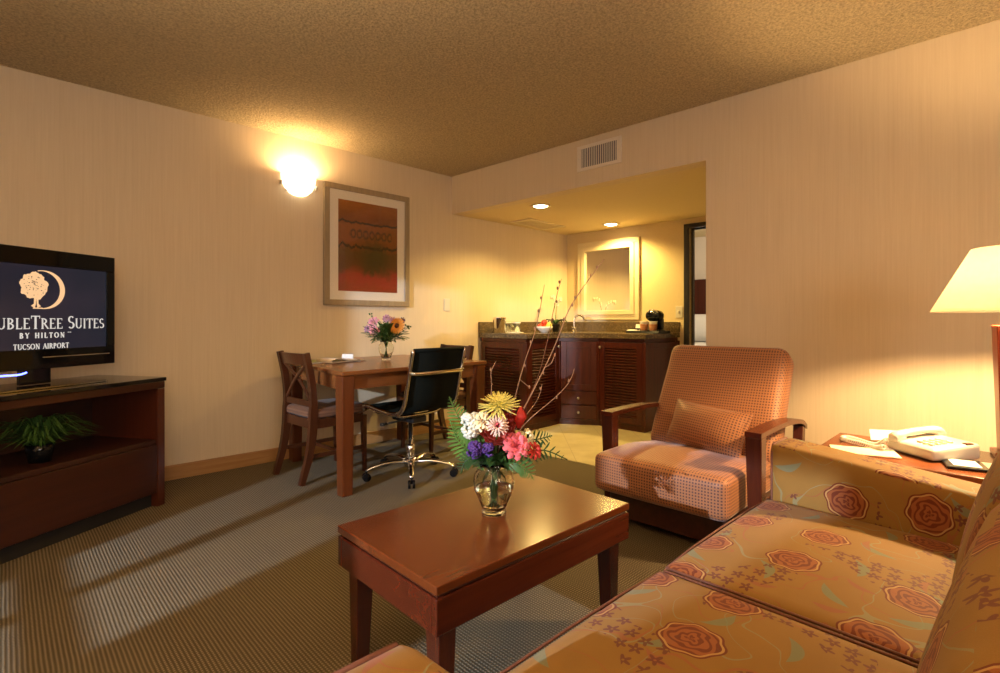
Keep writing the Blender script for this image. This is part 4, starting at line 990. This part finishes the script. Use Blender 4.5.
branch('thin branch forking off to the tip between the two tall branches',[(.01,.03,.02),(.012,.17,.02),q(535,390,.06),q(549,345,.08),q(556,312,.09),q(561,290,.09),q(565,276,.09)],.0028,.0014,'bark',(.6,.72,.85,.93))
branch('short bare twig standing straight up at the left of the bouquet',[(-.01,.03,.0),(-.008,.16,0),q(490,420,.0),q(491.5,385,0),q(491,372,0),q(496,361,0)],.0028,.0020,'bark_pale',(.85,))
branch('curved bare branch bending right towards the cabinet drawers',[(.01,.03,.0),(.015,.16,0),q(520,430,0),q(535,415,.01),q(552,401,.01),q(566,388,.02),q(572,379,.02),q(575.5,369,.02)],.0030,.0018,'bark_pale',(.6,.8))
branch('small twig curving up in front of the cabinet',[(.005,.03,.01),(.01,.16,.01),q(520,425,.02),q(535,406,.03),q(541,394,.03),q(543,385,.03)],.0022,.0016,'bark_pale',(.9,))
def frond(label,pts,wd,n,mat,spread,name='fern_frond'):
    t=thing(name,label,'leaf',VB+Vector((0,0,.024)),0,'green fronds in the bouquet'); o0=t.location
    b=B(); fern(b,[vb(*p)-o0 for p in pts],wd,n,1,spread); obj('leaflets',b,mat,t)
dn=-FW
frond('bright green fern frond rising to the far left of the bouquet',[(.0,.16,0),(-.06,.22,.0),(-.11,.30,.0),(-.145,.375,.0)],.055,22,'fern',dn)
frond('fern frond spreading left beside the purple statice',[(.0,.15,0),(-.06,.19,-.01),(-.115,.235,-.01),(-.140,.30,-.01)],.050,20,'fern',dn)
frond('fern frond hanging down at the left above the vase',[(-.01,.15,-.01),(-.05,.185,-.03),(-.09,.175,-.03),(-.105,.135,-.03)],.040,16,'leaf_dark',dn)
frond('dark pointed frond reaching out to the right of the bouquet',[(.01,.15,0),(.09,.19,-.01),(.16,.205,-.01),(.235,.175,-.01)],.045,13,'leaf_dark',dn)
frond('dark frond pointing right above the table behind the carnation',[(.01,.15,0),(.09,.22,.02),(.15,.235,.02),(.19,.245,.02)],.040,12,'leaf_dark',dn)
frond('green frond drooping right below the carnation',[(.01,.15,0),(.06,.175,-.05),(.10,.16,-.06),(.125,.125,-.06)],.042,14,'leaf',dn)
t=thing('leaf_sprig','dark green leaves packed around the neck of the coffee table vase','leaf',VB+Vector((0,0,.0205)),0); o0=t.location; b=B(); rr=random.Random(12)
for i in range(80):
    a=rr.uniform(0,2*PI); r_=rr.uniform(.04,.105); z=rr.uniform(.150,.240); ca,sa=math.cos(a),math.sin(a)
    p0=VB+Vector((ca*.02,sa*.02,.150))-o0; p2=VB+Vector((ca*r_,sa*r_,z))-o0; blade(b,[p0,(p0+p2)/2+Vector((0,0,.018)),p2],.026,4,.2)
for i in range(16):
    a=i*.7; ca,sa=math.cos(a),math.sin(a); tube(b,[VB+Vector((ca*.018,sa*.018,.022))-o0,VB+Vector((-ca*.012,-sa*.012,.085))-o0,VB+Vector((ca*.03,sa*.03,.160))-o0],.0026,6,smooth=3)
for i in range(5):
    a=i*1.25+.3; ca,sa=math.cos(a),math.sin(a); blade(b,[VB+Vector((0,0,.15))-o0,VB+Vector((ca*.028,sa*.028,.12))-o0,VB+Vector((ca*.040,sa*.040,.098))-o0],.018,4,.2)
obj('leaves',b,'leaf_dark',t)

# bouquet on the dining table
DV=onT(.115,.07); t=thing('glass_vase','small green tinted glass vase of mixed flowers on the dining table','vase',DV)
b=B(); lathe(b,vase_profile(.88),28); obj('glass_body',b,'glass',t,smooth=True)
G2='flowers in the vase on the dining table'
def dv(r,z,f=0): return DV+RT*r+FW*f+Vector((0,0,z))
def fl2(name,label,build,mat,pos):
    t=thing(name,label,'flower',DV+Vector((0,0,.014)),0,G2); o0=t.location; P=dv(*pos)-o0; b=B(); build(b,P); obj('bloom',b,mat,t)
    b=B(); qq=dv(0,.02)-o0; nk=dv(pos[0]*.1,.13,0)-o0; tube(b,[qq,nk,(P-nk)*.92+nk],.003,6,smooth=4); obj('stem',b,'stem',t)
def sunf(b,p):
    nrm=Vector((0,0,.3))-FW+RT*-.3; nrm.normalize(); s=nrm.orthogonal().normalized(); u_=nrm.cross(s)
    for l in range(2):
        for i in range(16):
            a=2*PI*(i+.5*l)/16; d=s*math.cos(a)+u_*math.sin(a); blade(b,[p+d*.012,p+d*.038+nrm*(.010+.006*l),p+d*.068+nrm*.004],.0135,3,.25,up=nrm)
fl2('sunflower','orange sunflower at the right of the dining table bouquet',sunf,'petal_orange',(.095,.260,-.05))
b=B(); lathe(b,[(0,.012),(.018,.008),(.021,0)],14); nrm=(Vector((0,0,.3))-FW+RT*-.3).normalized(); bmesh.ops.transform(b,matrix=nrm.to_track_quat('Z','Y').to_matrix().to_4x4(),verts=b.verts)
sf_=[o for o in bpy.data.objects if o.name=='sunflower'][0]; obj('flower_centre',b,'pollen',sf_,dv(.095,.260,-.05)-sf_.location+nrm*.003)
for lb,mt,pos,r_,sd in(('rose pink lily like bloom at the upper left of the dining table bouquet','petal_rose',(-.085,.285,-.03),.042,21),('pink flower low at the left of the dining table bouquet','petal_rose',(-.075,.225,-.06),.040,22),('lilac flower at the far left edge of the dining table bouquet','petal_lilac',(-.135,.235,.0),.032,23),('lilac flower near the top of the dining table bouquet','petal_lilac',(.005,.315,.0),.032,24),('cream flower between the pink blooms and the sunflower','petal_cream',(-.035,.265,-.05),.026,25),('plum coloured flower above the sunflower','petal_lilac',(.055,.300,-.02),.028,26),('small purple flower behind the sunflower','petal_purple',(.12,.30,.02),.024,27)):
    fl2('lily',lb,lambda b,p,r_=r_,sd=sd:ruffle(b,p,r_*1.12,toward,4,sd),mt,pos)
t=thing('greenery','leafy green filler foliage of the dining table bouquet','leaf',DV+Vector((0,0,.0145)),0); o0=t.location; b=B(); rr=random.Random(31)
for i in range(170):
    a=rr.uniform(0,2*PI); r_=rr.uniform(.03,.19); z=rr.uniform(.15,.30)-.25*max(0,r_-.1); p0=DV+Vector((0,0,.13))-o0; p2=DV+Vector((math.cos(a)*r_,math.sin(a)*r_,z))-o0; pm=(p0+p2)/2+Vector((0,0,.02))
    blade(b,[pm,(pm+p2)/2+Vector((0,0,.008)),p2],.022,3,.2)
    if i%2==0: tube(b,[p0,pm,p2],.0018,5)
for i in range(14):
    a=rr.uniform(0,2*PI); r_=rr.uniform(.11,.19); z=rr.uniform(.14,.34); p2=DV+Vector((math.cos(a)*r_,math.sin(a)*r_,z))-o0; tube(b,[DV+Vector((0,0,.13))-o0,p2],.0015,5)
    for k in range(4): sphere(b,p2+Vector((rr.uniform(-1,1),rr.uniform(-1,1),rr.uniform(-1,1)))*.014,.0065,(1,1,1),6,4)
for i in range(7):
    a=i*.9; tube(b,[DV+Vector((math.cos(a)*.016,math.sin(a)*.016,.016))-o0,DV+Vector((-math.cos(a)*.01,-math.sin(a)*.01,.12))-o0],.0026,6)
obj('leaves',b,'leaf',t)

# ================================================================== COFFEE TABLE
t=thing('coffee_table','low reddish brown wooden coffee table carrying the big bouquet','table',(1.133,1.213,0),R(-.6))
b=B(); box(b,-.405,.405,-.252,.252,.397,.420,.003); obj('tabletop',b,'cherry_x',t)
b=B(); box(b,-.396,.396,-.243,.243,.389,.3965); obj('reveal',b,'mahog_x',t)
b=B(); box(b,-.404,.404,-.251,-.229,.300,.3885,.003); box(b,-.404,.404,.229,.251,.300,.3885,.003); box(b,-.404,-.382,-.2285,.2285,.300,.3885,.003); box(b,.382,.404,-.2285,.2285,.300,.3885,.003); obj('apron',b,'apron_wood',t)
for x in(-1,1):
    for y in(-1,1):
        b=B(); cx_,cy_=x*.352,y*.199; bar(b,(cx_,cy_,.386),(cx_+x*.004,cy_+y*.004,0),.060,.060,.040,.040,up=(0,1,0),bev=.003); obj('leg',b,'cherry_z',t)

# ================================================================== ARMCHAIR (local +x is forward)
AC=thing('armchair','wide low lounge armchair in checked orange fabric with dark wooden arms','armchair',(2.60,1.215,0),R(180+1.5))
AC.rotation_euler=(0,0,R(181.5))
b=B(); box(b,-.34,.335,-.318,.318,.045,.185,.006); obj('plinth',b,'mahog_x',AC)
b=B(); 
def seatshape(q,c): return Vector((q.x,q.y,q.z-.03*max(0,-c[0])*(c[2]>0)))
pillow(b,.30,.328,.092,.035,(.012,0,.018),18,shape=seatshape); bmesh.ops.translate(b,verts=b.verts,vec=(.175,0,.292)); obj('seat',b,'checked',AC)
b=B(); 
def backshape(q,c):
    return Vector((q.x-.02*(c[2]**2)+.035*max(0,c[2])**3*(1 if c[0]>0 else .4),q.y*(1-.02*c[2]),q.z))
mt=Matrix.Translation((-.290,0,.590))@Euler((0,R(-29),0)).to_matrix().to_4x4(); pillow(b,.080,.338,.320,.06,(.014,0,0),20,shape=backshape,mtx=mt); obj('backrest',b,'checked',AC)
for s in(-1,1):
    b=B(); y=s*.362+.018; 
    bar(b,(.290,y,.545),(.272,y,.0),.066,.066,.050,.050,up=(0,1,0),bev=.004); obj('front_leg',b,'cherry_z',AC)
    b=B(); P_=[(.325,y,.556),(.10,y,.558),(-.12,y,.552),(-.30,y,.530),(-.40,y*.99,.49)]; pts=catmull(P_,5); prev=None
    for i,p in enumerate(pts):
        k=i/(len(pts)-1); hw_=.034-.003*k; th_=.011
        row=[b.verts.new(p+Vector((0,a*hw_,c*th_))) for a,c in((-1,-1),(1,-1),(1,1),(-1,1))]
        if prev:
            for j in range(4): b.faces.new((prev[j],prev[(j+1)%4],row[(j+1)%4],row[j]))
        else: b.faces.new(row)
        prev=row
    b.faces.new(list(reversed(prev))); obj('armrest',b,'apron_wood',AC)
    b=B(); bar(b,(-.36,y,.500),(-.30,y,0),.05,.045,.05,.045,up=(0,1,0),bev=.003); obj('rear_leg',b,'cherry_z',AC)
b=B()
def pil(q,c): return Vector((q.x*(1-abs(c[1])**4*.8)*(1-abs(c[2])**4*.8),q.y*(1-.07*(1-abs(c[2])**2)),q.z*(1-.10*(1-abs(c[1])**2))))
pillow(b,.058,.222,.128,.012,(.02,0,0),14,shape=pil); o=obj('lumbar_pillow',b,'checked',None,(2.635,1.185,.482),(R(-3),R(-24),R(-9+180)),uvoff=(.004,.002)); tag(o,'rectangular checked orange pillow leaning on the armchair back','pillow')

# ================================================================== SOFA (faces +y)
SF=thing('sofa','golden floral upholstered sofa with rose pattern, cut off by the picture edge','sofa',(1.12,.14,0)); so=Vector((1.12,.14,0))
def sfx(y,inner,s): return inner+(-.17*(.60-y) if s>0 else .17*(.60-y))
def welt(pts,name='piping',par=None,r=.0030): b=B(); tube(b,[tuple(Vector(p)-so) for p in pts],r,6); return obj(name,b,'welt',par or SF)
b=B(); box(b,.40-so.x,1.785-so.x,-.20-so.y,.565-so.y,.06,.305,.02); obj('base',b,'floral',SF)
for x0,x1,off in((.405,1.098,(.33,.12)),(1.102,1.783,(.06,.55))):
    b=B(); hx=(x1-x0)/2; cx_=(x0+x1)/2
    def sh(q,c,cx_=cx_,hx=hx,x1=x1):
        y=q.y+.355-.0; X=cx_+q.x
        if x1>1.5 and c[0]>0: X-=.05*(.60-y)*max(0,c[0])
        if x1<1.5 and c[0]<0: X+=.17*(.60-y)*max(0,-c[0])
        return Vector((X-so.x,y-so.y,q.z+.400))
    pillow(b,hx,.250,.070,.022,(0,.004,.022),18,shape=sh); cu=obj('seat_cushion',b,'floral',SF,uvoff=off)
    zt=.400+.0665
    welt([(x0+.012,.595,zt-.003),(x0+.15,.6005,zt),(cx_,.602,zt+.001),(x1-.15,.6005,zt),(x1-.012,.595,zt-.003)],par=cu)
    xx=x1-.006 if x1<1.5 else x0+.006
    welt([(xx,.590,zt),(xx,.45,zt+.002),(xx,.25,zt+.002),(xx,.12,zt)],par=cu)
def arm(s,name='arm'):
    b=B(); hw_=.083
    def sh(q,c):
        yy=q.y+.135; lean=.02*s*(c[2]+1)/2
        X=(1.872 if s>0 else .312)+q.x+(-.05*(.60-yy) if s>0 else .15*(.60-yy))
        zt=q.z+.335-(.10*(.60-yy)*max(0,c[2]))
        if s<0: zt-=.030*max(0,c[2])
        return Vector((X-so.x,yy-so.y,zt))
    pillow(b,hw_,.462,.310,.022,(0,0,.004),16,shape=sh); o=obj(name,b,'floral',SF,uvoff=(.2,.27) if s>0 else (0,.1))
    fx=1.872-.083 if s>0 else .312-.083; z1=.645 if s>0 else .615; w_=.166; e=.0065
    pts=[(fx+e,.597-e,.12),(fx+e,.597-e,.40),(fx+e,.597-e,z1-.03),(fx+e+.012,.597-e,z1-e),(fx+w_/2,.597-e,z1-e),(fx+w_-e-.012,.597-e,z1-e),(fx+w_-e,.597-e,z1-.03),(fx+w_-e,.597-e,.12)]
    welt(pts,par=o,r=.0042)
arm(1); arm(-1)
for x0,x1,off in((.45,1.095,(.71,.3)),(1.105,1.752,(.4,.9))):
    b=B(); cx_=(x0+x1)/2; mt=Matrix.Translation((cx_-so.x,-.01-so.y,.62))@Euler((R(14),0,0)).to_matrix().to_4x4()
    pillow(b,(x1-x0)/2,.085,.185,.07,(0,.02,.01),14,mtx=mt); obj('back_cushion',b,'floral',SF,uvoff=off)
b=B(); mt=Matrix.Translation((1.10-so.x,-.20-so.y,.40))@Euler((R(8),0,0)).to_matrix().to_4x4(); pillow(b,.70,.075,.36,.05,(0,0,0),12,mtx=mt); obj('back_frame',b,'floral',SF)
for x in(.32,1.84):
    for y in(-.22,.52): b=B(); bar(b,(x-so.x,y-so.y,.08),(x-so.x,y-so.y,0),.05,.05,.04,.04,up=(0,1,0)); obj('foot',b,'mahog_z',SF)

# ================================================================== END TABLE, PHONE, LAMP
EZ=.562
t=thing('end_table','reddish wooden end table between the sofa arm and the wall','table',(2.375,.25,0),R(1))
b=B(); box(b,-.235,.215,-.33,.325,EZ-.03,EZ,.004); obj('tabletop',b,'cherry_y',t)
b=B(); 
for y in(-.30,.28): box(b,-.19,.19,y,y+.018,EZ-.11,EZ-.031)
for x in(-.215,.18): box(b,x,x+.018,-.27,.27,EZ-.11,EZ-.031)
obj('apron',b,'cherry_y',t)
for x in(-.2,.185):
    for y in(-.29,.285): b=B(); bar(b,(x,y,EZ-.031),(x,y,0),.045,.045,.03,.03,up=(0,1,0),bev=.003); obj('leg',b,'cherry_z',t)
EZ+=.0008
# lamp
LC=Vector((2.546,.046,EZ)); t=thing('table_lamp','table lamp with white tapered shade and red brown wooden block base','lamp',LC,R(10))
b=B(); bar(b,(0,0,.462),(0,0,.02),.108,.108,.082,.082,up=(0,1,0),bev=.004); box(b,-.058,.058,-.058,.058,0,.0195,.004); obj('lamp_base',b,'lamp_wood',t)
b=B(); lathe(b,[(0,.4625),(.02,.4625),(.018,.470),(.008,.476),(.008,.62),(0,.62)],14); obj('neck',b,'steel',t)
b=B(); sb,stt=.510,.735; lathe(b,[(.230,sb),(.116,stt),(.114,stt),(.228,sb),(.230,sb)],48); obj('lamp_shade',b,'shade',t,smooth=True)
b=B(); sphere(b,(0,0,.655),.030,(1,1,1.25),14,9); obj('bulb',b,'bulb',t)
b=B(); 
for k in range(3): a=k*2*PI/3; tube(b,[(0,0,stt-.004),(math.cos(a)*.113,math.sin(a)*.113,stt-.004)],.002,5)
lathe(b,[(0,stt-.005),(.008,stt-.005),(.01,stt+.015),(0,stt+.022)],10); obj('shade_spider',b,'steel',t)
lamp('table_lamp_bulb','POINT',LC+Vector((0,0,.62)),205,WARM,shadow_soft_size=.04)
# telephone
PHC=Vector((2.385,.255,EZ)); PR=R(-128)
t=thing('telephone','cream corded desk telephone on the end table behind the sofa arm','telephone',PHC,PR); t.scale=(.92,.92,.92)
b=B(); 
pillow(b,.105,.100,.022,.016,(0,0,0),10,shape=lambda q,c:Vector((q.x,q.y,q.z+.024+(.020*(c[1]+1)/2)*(c[2]>0)))); obj('phone_body',b,'white_plastic',t)
b=B()
for i in range(3):
    for j in range(4): 
        y=-.062+j*.025; box(b,.0+i*.024,.016+i*.024,y,y+.014,.046+(y+.1)*.1,.0535+(y+.1)*.1,.002)
obj('keypad',b,'cream_paper',t)
b=B(); box(b,.078,.098,.045,.075,.052,.064,.002); obj('message_light',b,'pollen',t)
b=B(); tube(b,[(-.062,-.105,.056),(-.062,-.085,.064),(-.062,-.03,.076),(-.062,.03,.082),(-.062,.085,.080),(-.062,.105,.074)],[.020,.023,.016,.016,.023,.020],10,smooth=4,flat=.75)
for y in(-.085,.09): box(b,-.084,-.040,y-.022,y+.022,.040,.064+.08*(y+.09),.006)
obj('handset',b,'white_plastic',t)
def coil(pts,r,turns,th,n=8):
    P_=catmull(pts,14); N=len(P_); out=[]; per=n; tot=turns*per
    for i in range(tot+1):
        f=i/tot*(N-1); j=min(int(f),N-2); p=P_[j].lerp(P_[j+1],f-j); d=(P_[j+1]-P_[j]).normalized(); s=d.cross(Vector((0,0,1))).normalized(); u_=s.cross(d); a=2*PI*i/per
        out.append(p+s*r*math.cos(a)+u_*r*math.sin(a))
    b=B(); tube(b,out,th,5); return b
loc=lambda x,y,z: Matrix.Rotation(-PR,3,'Z')@(Vector((x,y,z))-PHC)
obj('coiled_cord',coil([loc(2.33,.385,EZ+.045),loc(2.36,.43,EZ+.012),loc(2.42,.50,EZ+.011),loc(2.44,.545,EZ+.011),loc(2.40,.55,EZ+.011),loc(2.36,.49,EZ+.011),loc(2.315,.42,EZ+.011),loc(2.30,.39,EZ+.02)],.0085,62,.0022),'white_plastic',t)
b=B(); pts=[(-.055,0,.0),(.055,0,.0)]; 
o=B(); box(o,-.05,.05,-.0008,.0008,0,.042,0); 
pz=obj('note_card',o,'white_paper',None,(2.50,.405,EZ+.0065),(R(-24),0,R(-60))); tag(pz,'small white card standing on the end table behind the telephone cord','card')
b=B(); box(b,-.10,.10,-.06,.06,0,.0045,.001); o=obj('note_pad',b,'cream_paper',None,(2.255,.43,EZ),(0,0,R(-70))); tag(o,'cream note paper lying on the end table under the telephone cord','note pad')
t=thing('service_folder','black folder with cards lying on the end table below the telephone','folder',(2.285,.12,EZ),R(-75))
b=B(); box(b,-.095,.095,-.065,.065,0,.009,.003); obj('cover',b,'gloss_black',t)
b=B(); box(b,-.075,-.005,-.045,.045,.0092,.0105); obj('card',b,'white_paper',t)
b=B(); 
for i in range(6): box(b,.01+.0,.075,-.045+i*.016,-.038+i*.016,.0092,.0102)
obj('printed_rows',b,'cream_paper',t)
